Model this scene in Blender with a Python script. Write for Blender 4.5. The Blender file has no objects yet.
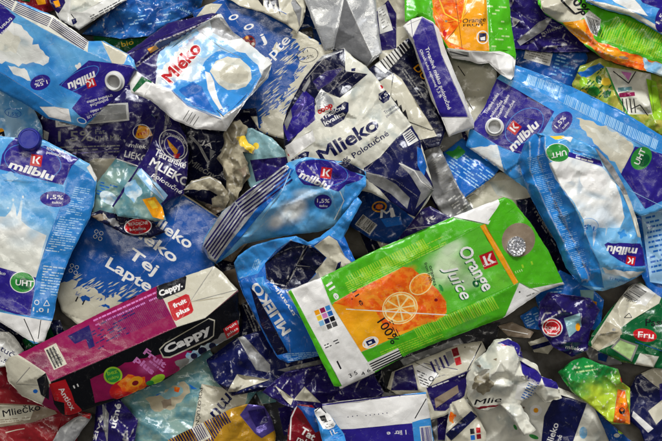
import bpy, math, random
import numpy as np
from mathutils import Vector, Matrix
from mathutils.geometry import delaunay_2d_cdt

# ------------------------------------------------------------------ camera, light, exposure
S = bpy.context.scene
COL = S.collection
HC = 1.45                                   # camera height over the floor, metres
cam = bpy.data.objects.new('camera', bpy.data.cameras.new('camera')); COL.objects.link(cam)
cam.location = (0, 0, HC); cam.rotation_euler = (0, 0, 0)
cam.data.sensor_width = 36; cam.data.lens = 36*HC/0.662
cam.data.clip_start = .05; cam.data.clip_end = 60
S.camera = cam
W = bpy.data.worlds.new('World'); S.world = W; W.use_nodes = True
W.node_tree.nodes['Background'].inputs[0].default_value = (.75, .8, 1, 1)
W.node_tree.nodes['Background'].inputs[1].default_value = .05
def area(name, loc, aim, sx, sy, power, col):
    l = bpy.data.lights.new(name, 'AREA'); l.shape = 'RECTANGLE'; l.size = sx; l.size_y = sy
    l.energy = power; l.color = col
    o = bpy.data.objects.new(name, l); COL.objects.link(o); o.location = loc
    o.rotation_euler = (Vector(aim)-Vector(loc)).to_track_quat('-Z', 'Y').to_euler(); return o
area('hall_window_light', (.25, 2.3, 2.0), (0, 0, 0), 1.5, .6, 74, (.97, .98, 1))
area('ceiling_tube_light', (-.9, .3, 2.3), (0, 0, 0), .09, 1.8, 9, (1, .95, .84))
area('ceiling_tube_light', (.45, .10, 2.7), (0, 0, 0), .07, 2.0, 9, (1, .95, .84))
S.view_settings.view_transform = 'Standard'; S.view_settings.look = 'None'
S.view_settings.exposure = 0.33; S.view_settings.gamma = 1
S.render.engine = 'CYCLES'
S.render.resolution_x = 1024; S.render.resolution_y = 682

# ------------------------------------------------------------------ materials
def lin(h):
    h = h.lstrip('#'); c = [int(h[i:i+2], 16)/255 for i in (0, 2, 4)]
    return tuple(((x+.055)/1.055)**2.4 if x > .04045 else x/12.92 for x in c) + (1,)
def new(nt, typ, **kw):
    n = nt.nodes.new(typ)
    for k, v in kw.items(): setattr(n, k, v)
    return n
def noise_node(nt, vec, scale, detail=3, rough=.55, dist=0):
    n = new(nt, 'ShaderNodeTexNoise'); n.inputs['Scale'].default_value = scale
    n.inputs['Detail'].default_value = detail; n.inputs['Roughness'].default_value = rough
    n.inputs['Distortion'].default_value = dist
    nt.links.new(vec, n.inputs['Vector']); return n.outputs['Fac']
def maprange(nt, v, a, b, c=0, d=1):
    n = new(nt, 'ShaderNodeMapRange'); nt.links.new(v, n.inputs['Value'])
    for k, x in zip(('From Min', 'From Max', 'To Min', 'To Max'), (a, b, c, d)): n.inputs[k].default_value = x
    n.interpolation_type = 'SMOOTHSTEP'; return n.outputs['Result']
def math_n(nt, op, a, b):
    n = new(nt, 'ShaderNodeMath', operation=op)
    for i, x in enumerate((a, b)):
        if isinstance(x, (int, float)): n.inputs[i].default_value = x
        else: nt.links.new(x, n.inputs[i])
    return n.outputs[0]
def mixc(nt, f, a, b, blend='MIX'):
    n = new(nt, 'ShaderNodeMix', data_type='RGBA', blend_type=blend)
    for s, x in ((n.inputs[0], f), (n.inputs[6], a), (n.inputs[7], b)):
        if isinstance(x, (int, float)): s.default_value = x
        elif isinstance(x, tuple): s.default_value = x
        else: nt.links.new(x, s)
    return n.outputs[2]
MATS = {}
def mat(name, c, rough=.23, metal=0, coat=.0, wear=.5, bump=1.0, c2=None, grad=None, scale=3., mixr=(.42, .58), grime=.5, dist=0.):
    """printed board / film: colour, a second colour mixed by noise or along grad=(x0,y0,x1,y1) in print units"""
    m = bpy.data.materials.new(name); m.use_nodes = True; nt = m.node_tree
    b = nt.nodes['Principled BSDF']
    uv = new(nt, 'ShaderNodeUVMap', uv_map='print').outputs[0]
    col = lin(c)
    if c2:
        if grad:
            x0, y0, x1, y1 = grad; dx, dy = x1-x0, y1-y0; L2 = dx*dx+dy*dy
            vm = new(nt, 'ShaderNodeVectorMath', operation='DOT_PRODUCT'); nt.links.new(uv, vm.inputs[0])
            vm.inputs[1].default_value = (dx/L2*100, -dy/L2*100, 0)
            f = math_n(nt, 'SUBTRACT', vm.outputs['Value'], (x0*dx+y0*dy)/L2)
            nz = noise_node(nt, uv, scale, 3, .6, dist)
            f = math_n(nt, 'ADD', f, math_n(nt, 'MULTIPLY', math_n(nt, 'SUBTRACT', nz, .5), 1.1))
            f = maprange(nt, f, .15, .85)
        else:
            f = maprange(nt, noise_node(nt, uv, scale, 3, .6, dist), *mixr)
        col = mixc(nt, f, col, lin(c2))
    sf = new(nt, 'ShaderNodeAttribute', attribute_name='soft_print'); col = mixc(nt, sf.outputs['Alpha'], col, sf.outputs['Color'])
    # uneven ink, grime, scuffs down to the paper
    n1 = noise_node(nt, uv, 2.2, 4, .6); n2 = noise_node(nt, uv, 11, 5, .7); n3 = noise_node(nt, uv, 7, 2, .5, 1.2)
    col = mixc(nt, maprange(nt, n1, .3, .75, 0, .30*grime), col, (.72, .66, .52, 1), 'MULTIPLY')
    col = mixc(nt, maprange(nt, n2, .60, .74, 0, .5*grime), col, (.52, .44, .31, 1), 'MULTIPLY')
    sc = math_n(nt, 'ABSOLUTE', math_n(nt, 'SUBTRACT', n3, .5), 0)
    sm = math_n(nt, 'MULTIPLY', maprange(nt, sc, .012, .002), maprange(nt, n2, .48, .60))
    at = new(nt, 'ShaderNodeAttribute', attribute_name='wear').outputs['Fac']
    wf = math_n(nt, 'MULTIPLY', maprange(nt, math_n(nt, 'MULTIPLY', at, math_n(nt, 'ADD', n2, .25)), .22, .62), .6*min(1, wear*2))
    if metal < .5: col = mixc(nt, wf, col, (.66, .63, .56, 1))
    if metal < .5: col = mixc(nt, math_n(nt, 'MULTIPLY', sm, .38*wear), col, (.62, .60, .55, 1))
    nt.links.new(col, b.inputs['Base Color']) if not isinstance(col, tuple) else None
    nt.links.new(maprange(nt, n2, .35, .7, rough*.75, min(1, rough*1.5)), b.inputs['Roughness'])
    b.inputs['Metallic'].default_value = metal; b.inputs['Coat Weight'].default_value = coat
    b.inputs['Coat Roughness'].default_value = .12
    # fine buckling: small flat facets meeting in creases, plus paper grain
    wv = new(nt, 'ShaderNodeTexNoise'); wv.inputs['Scale'].default_value = 5; nt.links.new(uv, wv.inputs['Vector'])
    add = new(nt, 'ShaderNodeVectorMath', operation='MULTIPLY_ADD'); nt.links.new(wv.outputs['Color'], add.inputs[0])
    add.inputs[1].default_value = (.12, .12, 0); nt.links.new(uv, add.inputs[2])
    h = math_n(nt, 'MULTIPLY', noise_node(nt, uv, 8, 4, .55), .3)
    for sc_, am_ in ((3.0, 9.), (7.5, 6.)):
        vo = new(nt, 'ShaderNodeTexVoronoi', feature='F1'); vo.inputs['Scale'].default_value = sc_; nt.links.new(add.outputs[0], vo.inputs['Vector'])
        d1 = new(nt, 'ShaderNodeVectorMath', operation='SUBTRACT'); nt.links.new(add.outputs[0], d1.inputs[0]); nt.links.new(vo.outputs['Position'], d1.inputs[1])
        c1 = new(nt, 'ShaderNodeVectorMath', operation='SUBTRACT'); nt.links.new(vo.outputs['Color'], c1.inputs[0]); c1.inputs[1].default_value = (.5, .5, .5)
        dt = new(nt, 'ShaderNodeVectorMath', operation='DOT_PRODUCT'); nt.links.new(d1.outputs[0], dt.inputs[0]); nt.links.new(c1.outputs[0], dt.inputs[1])
        h = math_n(nt, 'ADD', h, math_n(nt, 'MULTIPLY', dt.outputs['Value'], am_))
    h = math_n(nt, 'ADD', h, math_n(nt, 'MULTIPLY', noise_node(nt, uv, 60, 2, .6), .10))
    bp = new(nt, 'ShaderNodeBump'); bp.inputs['Strength'].default_value = min(1, .5*bump); bp.inputs['Distance'].default_value = .0016
    nt.links.new(h, bp.inputs['Height']); nt.links.new(bp.outputs[0], b.inputs['Normal'])
    MATS[name] = m; return name

mat('purple', '#2c2085'); mat('deep_purple', '#241a5c'); mat('navy', '#161a4c'); mat('dark_navy', '#0e1030')
mat('light_blue', '#3d93dc'); mat('mid_blue', '#1c66bd'); mat('blue', '#164f9e'); mat('deep_blue', '#123a7c')
mat('pale_blue', '#9cc8ea'); mat('cream', '#cdc8b4', grime=.8); mat('white', '#dddcd6'); mat('clean_white', '#eceae6', grime=.3)
mat('grey', '#8d8c88'); mat('dark_grey', '#3a3a3e'); mat('black', '#0d0d10', wear=.15); mat('ink', '#15151c', wear=.2)
mat('green', '#4eb31c', wear=.3, grime=.35); mat('panel_blue', '#2a7fc8', wear=.3, grime=.4); mat('dark_green', '#0d5c30'); mat('leaf_green', '#2f8f3a'); mat('orange', '#e85a0e', c2='#f28a22', scale=16)
mat('amber', '#f0a015'); mat('yellow', '#f3cd3a'); mat('red', '#bf1a22'); mat('dark_red', '#7c1420'); mat('magenta', '#8e124c', wear=.08, grime=.1)
mat('pink', '#d57fc0'); mat('teal', '#5d8e98', c2='#86a49c', scale=5, grime=1.1); mat('pale_teal', '#86aeb4'); mat('taupe', '#8b7a66', rough=.5)
mat('lime', '#9acb2e'); mat('pale_green', '#b7d88f')
mat('foil', '#d6d8da', rough=.3, metal=.5, bump=1.6); mat('dull_foil', '#9c9c9c', rough=.45, metal=.3, bump=1.3, grime=.8)
mat('board_edge', '#b3a98f', rough=.7, grime=1); mat('pulp', '#a8a088', rough=.85, c2='#857c66', scale=9, grime=1.3, bump=3)
mat('sky_milk', '#3388d2', c2='#5fa9de', scale=1.8); mat('pale_sky', '#489ddc', c2='#74b6e4', scale=1.6); mat('orange_flesh', '#f2841c', c2='#f8a83a', scale=22); mat('pith', '#f6dfa0'); mat('steel', '#6c6d70', rough=.4, metal=.2); mat('olive', '#b9b450', c2='#8fa83a', scale=9)
mat('milk', '#e9e9e4', c2='#d3dfe6', scale=3, mixr=(.5, .75), grime=.25); mat('milk_cream', '#dedccd', c2='#b7bdb6', scale=4, mixr=(.5, .7))
mat('film_blue', '#1a4b94', rough=.18, c2='#2f6fb8', scale=5, bump=1.6); mat('film_pale', '#9fc8e6', rough=.16, c2='#5a9fd6', scale=4, bump=1.6)
mat('violet_foil', '#5a4c9c', rough=.18, metal=.3)
mat('cap_blue', '#20288c', rough=.4, bump=.2, wear=0); mat('cap_white', '#d8d8d4', rough=.4, bump=.2, wear=0, grime=.3)
mat('green_fade', '#1d8a3e', c2='#b9cf36', grad=(590, 365, 604, 412), scale=5)
mat('juice_front', '#5cbb2e'); mat('seal_foil', '#d8d8da', rough=.25, metal=.7, bump=5, grime=0)
mat('ice', '#cfe0e6', c2='#7fb7dd', scale=7)
mat('dull_red', '#8a2026'); mat('ochre', '#b98a22'); mat('concrete', '#4c4945', rough=.9, c2='#5f5b54', scale=2, grime=1, wear=0, bump=2)

# ------------------------------------------------------------------ print elements (all in print units = millimetres on the board)
def ccw(p):
    a = sum(p[i][0]*p[(i+1) % len(p)][1]-p[(i+1) % len(p)][0]*p[i][1] for i in range(len(p)))
    return p if a > 0 else p[::-1]
def P(m, *pts): return [(m, [list(pts)])]
def E(m, cx, cy, rx, ry, ang=0, n=26):
    a = math.radians(ang); c, s = math.cos(a), math.sin(a)
    return [(m, [[(cx+rx*math.cos(t)*c-ry*math.sin(t)*s, cy+rx*math.cos(t)*s+ry*math.sin(t)*c) for t in (2*math.pi*k/n for k in range(n))]])]
def RING(m, cx, cy, rx, ry, w, ang=0):
    return [(m, E(m, cx, cy, rx, ry, ang)[0][1]+E(m, cx, cy, rx-w, ry-w, ang)[0][1])]
def N(m, pts, amp=1.5, step=3., seed=0, spike=0):
    """ragged printed shape"""
    r = random.Random(seed); out = []
    for i in range(len(pts)):
        a, b = pts[i], pts[(i+1) % len(pts)]; L = math.dist(a, b); k = max(1, int(L/step))
        nx, ny = (b[1]-a[1])/max(L, 1e-6), -(b[0]-a[0])/max(L, 1e-6)
        for j in range(k):
            t = j/k; o = r.uniform(-amp, amp) + (spike*(j % 2)*r.random() if spike else 0)
            out.append((a[0]+(b[0]-a[0])*t+nx*o, a[1]+(b[1]-a[1])*t+ny*o))
    return [(m, [out])]
def L(m, w, *pts):
    out = []
    for a, b in zip(pts, pts[1:]):
        d = math.dist(a, b) or 1; nx, ny = -(b[1]-a[1])/d*w/2, (b[0]-a[0])/d*w/2
        out.append((m, [[(a[0]+nx, a[1]+ny), (b[0]+nx, b[1]+ny), (b[0]-nx, b[1]-ny), (a[0]-nx, a[1]-ny)]]))
    return out
def quad(o, u, v, a0, b0, a1, b1):
    f = lambda a, b: (o[0]+u[0]*a+v[0]*b, o[1]+u[1]*a+v[1]*b)
    return [f(a0, b0), f(a1, b0), f(a1, b1), f(a0, b1)]
def STR(m, o, x, y, n, fill=.5, seed=None):
    """n stripes between o->x, each running along o->y (barcode when seeded)"""
    u = (x[0]-o[0], x[1]-o[1]); v = (y[0]-o[0], y[1]-o[1]); r = random.Random(seed); loops = []
    for k in range(n):
        f = fill if seed is None else r.uniform(.25, .8)
        loops.append(quad(o, u, v, k/n, 0, (k+f)/n, 1))
    return [(m, loops)]
def MT(m, o, x, y, rows, seed=1, h=.42, dens=.9):
    """rows of small print, too small to read: word-length dashes"""
    u = (x[0]-o[0], x[1]-o[1]); v = (y[0]-o[0], y[1]-o[1]); r = random.Random(seed); loops = []
    Lx = math.hypot(*u)
    for k in range(rows):
        a = 0; end = 1 if r.random() < .8 else r.uniform(.5, .9)
        while a < end:
            w = r.uniform(1.5, 6)/Lx; e = min(a+w, end)
            if e-a > .3/Lx and r.random() < dens: loops.append(quad(o, u, v, a, k/rows, e, (k+h)/rows))
            a = e+.8/Lx
    return [(m, loops)]
_G = {}
def glyphs(s, bold, res):
    key = (s, bold, res)
    if key in _G: return _G[key]
    cu = bpy.data.curves.new('t', 'FONT'); cu.body = s; cu.size = 1; cu.offset = bold; cu.resolution_u = res; cu.fill_mode = 'FRONT'
    ob = bpy.data.objects.new('t', cu); COL.objects.link(ob)
    dg = bpy.context.evaluated_depsgraph_get(); me = bpy.data.meshes.new_from_object(ob.evaluated_get(dg))
    vs = [(v.co.x, v.co.y) for v in me.vertices]; cnt = {}
    for p in me.polygons:
        for a, b in p.edge_keys: cnt[(a, b)] = cnt.get((a, b), 0)+1
    adj = {}
    for (a, b), c in cnt.items():
        if c == 1: adj.setdefault(a, []).append(b); adj.setdefault(b, []).append(a)
    loops = []; seen = set()
    for st in list(adj):
        if st in seen: continue
        loop = [st]; seen.add(st); cur = st
        while True:
            nx = [q for q in adj[cur] if q not in seen]
            if not nx: break
            cur = nx[0]; seen.add(cur); loop.append(cur)
        if len(loop) > 2: loops.append([vs[i] for i in loop])
    bpy.data.objects.remove(ob); bpy.data.curves.remove(cu); bpy.data.meshes.remove(me)
    xs = [p[0] for l in loops for p in l] or [0, 1]
    _G[key] = (loops, min(xs), max(xs)); return _G[key]
def T(m, s, a, b, h, bold=.012, shear=0, out=None, ow=.05, bend=0):
    """lettering on the baseline a->b, capital height h"""
    d = (b[0]-a[0], b[1]-a[1]); Lb = math.hypot(*d); d = (d[0]/Lb, d[1]/Lb); up = (d[1], -d[0]); res = 3 if h > 6 else 2
    res_e = []
    base = glyphs(s, bold, res); x0, x1 = base[1], base[2]; kx = Lb/(x1-x0); ky = h/.69
    def tr(p):
        x = (p[0]-x0)*kx; y = p[1]*ky; x += y*shear
        if bend: y += bend*(1-(2*x/Lb-1)**2)
        return (a[0]+d[0]*x+up[0]*y, a[1]+d[1]*x+up[1]*y)
    if out: res_e.append((out, [[tr(p) for p in l] for l in glyphs(s, bold+ow, res)[0]]))
    res_e.append((m, [[tr(p) for p in l] for l in base[0]])); return res_e
def SPK(m, a, b, d, n, seed=1, w=1.0, spread=5):
    """loose drops of a printed splash along a->b, pointing along d"""
    r = random.Random(seed); out = []; l = math.hypot(*d); ux, uy = d[0]/l, d[1]/l
    for _ in range(n):
        t = r.random(); x = a[0]+(b[0]-a[0])*t+r.uniform(-spread, spread); y = a[1]+(b[1]-a[1])*t+r.uniform(-spread, spread)
        k = r.uniform(.25, 1)*l; q = w*r.uniform(.4, 1)
        out.append((m, [[(x-ux*k/2, y-uy*k/2), (x-uy*q-ux*k*.1, y+ux*q-uy*k*.1), (x+ux*k/2, y+uy*k/2), (x+uy*q*.7, y-ux*q*.7)]]))
    return out
def K(cx, cy, s, ang):
    """small red square badge with a white letter"""
    a = math.radians(ang); u = (math.cos(a)*s, math.sin(a)*s); v = (-math.sin(a)*s, math.cos(a)*s); o = (cx-u[0]/2-v[0]/2, cy-u[1]/2-v[1]/2)
    f = lambda x, y: (o[0]+u[0]*x+v[0]*y, o[1]+u[1]*x+v[1]*y)
    return [('red', [[f(0, 0), f(1, 0), f(1, 1), f(0, 1)]]), ('clean_white', [[f(.2, .15), f(.36, .15), f(.36, .8), f(.2, .8)]]),
            ('clean_white', [[f(.42, .46), f(.68, .15), f(.85, .15), f(.58, .5)]]), ('clean_white', [[f(.42, .5), f(.58, .46), f(.86, .8), f(.66, .8)]])]

# ------------------------------------------------------------------ crushed board solver
GX0, GY0, GX1, GY1 = -90, -90, 752, 531
HEAP = np.zeros((GY1-GY0, GX1-GX0))
def inside(px, py, poly):
    r = np.zeros(px.shape, bool); n = len(poly)
    for i in range(n):
        x0, y0 = poly[i]; x1, y1 = poly[(i+1) % n]
        if y0 == y1: continue
        r ^= ((y0 > py) != (y1 > py)) & (px < (x1-x0)*(py-y0)/(y1-y0)+x0)
    return r
def edge_dist(px, py, poly):
    d = np.full(px.shape, 1e9)
    for i in range(len(poly)):
        x0, y0 = poly[i]; x1, y1 = poly[(i+1) % len(poly)]; dx, dy = x1-x0, y1-y0; l2 = dx*dx+dy*dy or 1e-9
        t = np.clip(((px-x0)*dx+(py-y0)*dy)/l2, 0, 1); d = np.minimum(d, np.hypot(px-x0-t*dx, py-y0-t*dy))
    return d
def ctrl_surface(pts, folds, ctrl):
    V = []; Z = []; Ed = []
    def add(p):
        for i, v in enumerate(V):
            if abs(v[0]-p[0])+abs(v[1]-p[1]) < .5: return i
        V.append((p[0], p[1])); Z.append(p[2] if len(p) > 2 else 0.); return len(V)-1
    ids = [add(p) for p in pts]
    Ed += [(ids[i], ids[(i+1) % len(ids)]) for i in range(len(ids))]
    for f in folds:
        q = [add(p) for p in f]; Ed += list(zip(q, q[1:]))
    for p in ctrl: add(p)
    Ed = [e for e in Ed if e[0] != e[1]]
    vo, _, fo, ov, _, _ = delaunay_2d_cdt([Vector(v) for v in V], Ed, [], 0, 1e-4)
    zz = []
    for i, v in enumerate(vo):
        if ov[i]: zz.append(max(Z[k] for k in ov[i]))
        else:
            w = [(1/(math.dist(v, q)+.01), z) for q, z in zip(V, Z)]; w.sort(reverse=True); w = w[:3]; zz.append(sum(a*b for a, b in w)/sum(a for a, b in w))
    VX = np.array([(v.x, v.y) for v in vo]); ZZ = np.array(zz)
    def H(x, y):
        out = np.full(x.shape, np.nan)
        for f in fo:
            a, b, c = f[:3]; (x0, y0), (x1, y1), (x2, y2) = VX[a], VX[b], VX[c]; det = (y1-y2)*(x0-x2)+(x2-x1)*(y0-y2)
            if abs(det) < 1e-9: continue
            l0 = ((y1-y2)*(x-x2)+(x2-x1)*(y-y2))/det; l1 = ((y2-y0)*(x-x2)+(x0-x2)*(y-y2))/det; l2 = 1-l0-l1
            k = (l0 >= -1e-6) & (l1 >= -1e-6) & (l2 >= -1e-6); out[k] = (l0*ZZ[a]+l1*ZZ[b]+l2*ZZ[c])[k]
        bad = np.isnan(out)
        if bad.any():
            bx, by = x[bad], y[bad]; j = ((bx[:, None]-VX[:, 0])**2+(by[:, None]-VX[:, 1])**2).argmin(1); out[bad] = ZZ[j]
        return out
    return H
def crumple(seed, amp):
    r = random.Random(seed*7+3); W_ = []
    for lam, sl in ((85, .06), (60, .075), (42, .09), (30, .10), (21, .085), (14, .05)):
        th = r.uniform(0, math.pi); th2 = r.uniform(0, math.pi)
        W_.append((lam, sl*lam*.5, math.cos(th), math.sin(th), r.random(), math.cos(th2)/(lam*1.1), math.sin(th2)/(lam*1.1), r.uniform(0, 6), r.uniform(0, 6)))
    def f(x, y):
        z = np.zeros(x.shape)
        for lam, a, c, s, ph, mc, ms, p1, p2 in W_:
            wx = x+lam*.18*np.sin(y*2.1/lam+p1); wy = y+lam*.18*np.sin(x*1.9/lam+p2)
            u = (wx*c+wy*s)/lam+ph; tri = 2*np.abs(2*(u-np.floor(u+.5)))-1
            mk = np.clip(.45+.9*np.sin(6.28*(x*mc+y*ms)+p1)*np.sin(5.1*(x*ms-y*mc)+p2), 0, 1)
            z += amp*a*.5*tri*mk
        return z
    return f
def to_world(x, y, z):
    k = (1-z*.001/HC)*.001
    return (x-331)*k, -(y-220.5)*k, z*.001
COUNT = [0]
def item(name, label, cat, pts, m, t=5, art=(), parts=(), folds=(), ctrl=(), facet=(34, 3), crum=1., group=None, jag=.35,
         rnd=.9, puff=0, slope=.28, grid=1.75, soft=(), softm=None, caps=(), body='board', lift=0, edge='board_edge', allow=.5, bare=False):
    COUNT[0] += 1; seed = COUNT[0]; r = random.Random(seed)
    if crum > .9: crum *= 1.45; facet = (facet[0], facet[1]*1.5); pts = [(p[0], p[1], p[2]*1.35) if len(p) > 2 else p for p in pts]; folds = [[(p[0], p[1], p[2]*1.4) for p in f] for f in folds]
    puff *= .7; lift += r.uniform(1.5, 6); t *= 1.15
    art = [a for g in art for a in g]
    O2 = [(p[0], p[1]) for p in pts]
    # outline resampled with a slightly uneven cut
    out = []
    for i in range(len(pts)):
        a, b = O2[i], O2[(i+1) % len(pts)]; Ls = math.dist(a, b); k = max(1, int(Ls/2.6))
        nx, ny = (b[1]-a[1])/max(Ls, 1e-6), -(b[0]-a[0])/max(Ls, 1e-6)
        for j in range(k):
            s = j/k; w = jag*(.5*math.sin(s*Ls*.13+seed)+.3*math.sin(s*Ls*.5+i*2.)+r.uniform(-.6, .6))*(min(1, s*4, (1-s)*4) if k > 3 else 0)
            out.append((a[0]+(b[0]-a[0])*s+nx*w, a[1]+(b[1]-a[1])*s+ny*w))
    out = ccw(out); n = len(out)
    xs = [p[0] for p in out]; ys = [p[1] for p in out]
    # control surface: given folds plus random dents
    gx, gy = np.meshgrid(np.arange(math.floor(min(xs)), math.ceil(max(xs))+1, 1.), np.arange(math.floor(min(ys)), math.ceil(max(ys))+1, 1.))
    gi = inside(gx, gy, out)
    cp = list(ctrl); sp, am = facet
    fp = [q for f in folds for q in f]
    base0 = ctrl_surface(pts, folds, ctrl)
    for _ in range(int(gi.sum()/(sp*sp)*2.2)):
        x, y = r.uniform(min(xs), max(xs)), r.uniform(min(ys), max(ys))
        if inside(np.array([x]), np.array([y]), out)[0] and all(math.dist((x, y), q[:2]) > sp*.5 for q in cp+fp+list(pts)):
            cp.append((x, y, float(base0(np.array([x]), np.array([y]))[0])+r.uniform(-.55, 1)*am))
    Hc = ctrl_surface(pts, folds, cp); Cr = crumple(seed, crum)
    def Hl(x, y):
        z = .4*Hc(x, y)
        for dx, dy in ((.55, 0), (-.55, 0), (0, .55), (0, -.55)): z = z+.15*Hc(x+dx, y+dy)
        d = edge_dist(x, y, out); ins = inside(x, y, out); d = np.where(ins, d, 0)
        z = z+Cr(x, y)*(1+.6*np.exp(-d/9.))
        if puff: z = z+puff*(1-np.exp(-d/14.))
        return z-min(t*.4, 1.3)*np.exp(-(d/rnd)**1.3)
    gz = Hl(gx, gy)
    # settle on the heap: plane through what lies below, then lift until it clears
    X = gx[gi]; Y = gy[gi]; Z = gz[gi]
    ok = (X > GX0+1) & (X < GX1-1) & (Y > GY0+1) & (Y < GY1-1); X, Y, Z = X[ok], Y[ok], Z[ok]
    hp = HEAP[(Y-GY0).astype(int), (X-GX0).astype(int)]
    cx, cy = X.mean(), Y.mean()
    need = hp-(Z-t)
    A = np.c_[X-cx, Y-cy, np.ones_like(X)]; wgt = .15+np.clip(need-np.percentile(need, 50), 0, None); wgt = wgt[:, None]
    co = np.linalg.lstsq(A*wgt, need*wgt[:, 0], rcond=None)[0]
    g = math.hypot(co[0], co[1])
    if g > slope: co[0] *= slope/g; co[1] *= slope/g
    pl = co[0]*(X-cx)+co[1]*(Y-cy)
    up = max(np.percentile(need-pl, 97)-allow*t*.4, (hp-Z-pl).max()+.6)+lift
    up = max(up, t+.5-(Z+pl).min())
    def Ht(x, y): return Hl(x, y)+co[0]*(x-cx)+co[1]*(y-cy)+up
    top = Z+pl+up
    HEAP[(Y-GY0).astype(int), (X-GX0).astype(int)] = np.maximum(hp, top)
    # flat arrangement of outline, print and panels
    V = list(out); Ed = [(i, (i+1) % n) for i in range(n)]
    P_ = [(q[0], ccw(list(q[1])), q[2]) + tuple(q[3:]) for q in parts]
    def addloop(lp):
        b = len(V); V.extend(lp); k = len(lp); Ed.extend((b+i, b+(i+1) % k) for i in range(k))
    for q in P_: addloop(q[1])
    for mm, loops in art:
        for lp in loops: addloop(lp)
    for i in range(n):      # inner ring for the rolled edge
        a, b, c = out[i-1], out[i], out[(i+1) % n]; dx, dy = c[0]-a[0], c[1]-a[1]; l = math.hypot(dx, dy) or 1
        for q in (.8, 1.9): V.append((b[0]-dy/l*q, b[1]+dx/l*q))
    ax, ay = np.meshgrid(np.arange(min(xs), max(xs), grid), np.arange(min(ys), max(ys), grid)); ax[1::2] += grid/2
    k = inside(ax, ay, out); k[k] &= edge_dist(ax[k], ay[k], out) > 2.4
    V += list(zip(ax[k].tolist(), ay[k].tolist()))
    for f in folds:
        for a, b in zip(f, f[1:]):
            l = math.dist(a[:2], b[:2]); c = max(1, int(l/2.))
            for j in range(c+1): V.append((a[0]+(b[0]-a[0])*j/c, a[1]+(b[1]-a[1])*j/c))
    vo, eo, fo, ov, oe, of = delaunay_2d_cdt([Vector(v) for v in V], Ed, [], 0, 1e-3)
    fo = [list(f) for f in fo if len(f) == 3]
    tri = np.array(fo); VV = np.array([(v.x, v.y) for v in vo]); cen = VV[tri].mean(1)
    def mask(lp):
        x = [p[0] for p in lp]; y = [p[1] for p in lp]; m_ = np.zeros(len(tri), bool)
        k = np.nonzero((cen[:, 0] > min(x)) & (cen[:, 0] < max(x)) & (cen[:, 1] > min(y)) & (cen[:, 1] < max(y)))[0]
        if len(k): m_[k] = inside(cen[k, 0], cen[k, 1], lp)
        return m_
    names = [m]; mi = np.zeros(len(tri), int); pi = np.full(len(tri), -1)
    def mid(x):
        if x not in names: names.append(x)
        return names.index(x)
    for i, q in enumerate(P_):
        k = mask(q[1]); pi[k] = i
        if q[2]: mi[k] = mid(q[2])
    for mm, loops in art:
        k = np.zeros(len(tri), bool)
        for lp in loops: k ^= mask(lp)
        mi[k] = mid(mm)
    kin = mask(out)
    keep = [(fo[i], names[mi[i]], int(pi[i])) for i in np.nonzero(kin)[0]]
    vx = np.array([v.x for v in vo]); vy = np.array([v.y for v in vo])
    def world(x, y):
        z = Ht(x, y); k = (1-z*.001/HC)*.001
        return np.c_[(x-331)*k, -(y-220.5)*k, z*.001]
    # nodes just outside for normals: evaluate clamped inside
    C = world(vx, vy); e = .35
    gxn = world(vx+e, vy)-world(vx-e, vy); gyn = world(vx, vy+e)-world(vx, vy-e)
    Nn = np.cross(gyn, gxn); Nn /= np.linalg.norm(Nn, axis=1)[:, None]; Nn *= np.sign(Nn[:, 2:3])
    zt = Ht(vx, vy); q = 1.1
    lap = (Ht(vx+q, vy)+Ht(vx-q, vy)+Ht(vx, vy+q)+Ht(vx, vy-q)-4*zt)/(q*q)
    dd = edge_dist(vx, vy, out); WR = np.clip(np.abs(lap)*1.15-.6, 0, 1)*(dd > 2.2)+np.clip(1-dd/1.1, 0, 1)*.45
    fd = np.full(vx.shape, 99.)
    for f_ in folds:
        for a_, b_ in zip(f_, f_[1:]): fd = np.minimum(fd, edge_dist(vx, vy, [a_[:2], b_[:2]]))
    WR = np.maximum(WR, np.clip(1-fd/.9, 0, 1)*.62)
    bx, by, bz = to_world(vx, vy, np.maximum(zt-t, .3)); B = np.c_[bx, by, bz]
    c0 = Vector((float(C[:, 0].mean()), float(C[:, 1].mean()), float(B[:, 2].min())))
    # border edges of the kept region
    ec = {}
    for f, mm, p in keep:
        for a, b in zip(f, f[1:]+f[:1]): ec[(a, b)] = 1
    border = [(a, b) for (a, b) in ec if (b, a) not in ec]
    def emit(nm, faces, with_back, parent):
        used = sorted({i for f in faces for i in f[0]}); idx = {v: i for i, v in enumerate(used)}
        co_ = [tuple(C[i]-np.array(c0)) for i in used]; no_ = [tuple(Nn[i]) for i in used]
        fs = []; ms = []; slots = []; uvs = []
        def slot(x):
            if x not in slots: slots.append(x)
            return slots.index(x)
        for f, mm, p in faces:
            q = [idx[i] for i in f][::-1]; fs.append(q); ms.append(slot(mm))
        uvl = [(vx[i]/100, -vy[i]/100) for i in used]
        wr = [float(WR[i]) for i in used]
        if with_back:
            allv = sorted({i for f in keep for i in f[0]}); off = len(co_); bi = {v: off+i for i, v in enumerate(allv)}
            co_ += [tuple(B[i]-np.array(c0)) for i in allv]; no_ += [(0, 0, -1)]*len(allv); uvl += [(vx[i]/100+.3, -vy[i]/100) for i in allv]
            for f, mm, p in keep: fs.append([bi[i] for i in f]); ms.append(slot(m))
            for a, b in border:
                o = len(co_)
                for i, src in ((a, C), (b, C), (b, B), (a, B)): co_.append(tuple(src[i]-np.array(c0))); uvl.append((vx[i]/100, -vy[i]/100+src[i][2]*10))
                d = Vector((vx[b]-vx[a], -(vy[b]-vy[a]), 0)); nn = Vector((d.y, -d.x, 0)).normalized()*-1
                no_ += [tuple(nn)]*4; fs.append([o+3, o+2, o+1, o]); ms.append(slot(edge))
        me = bpy.data.meshes.new(nm); me.from_pydata(co_, [], fs)
        for s in slots: me.materials.append(bpy.data.materials[s])
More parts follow.
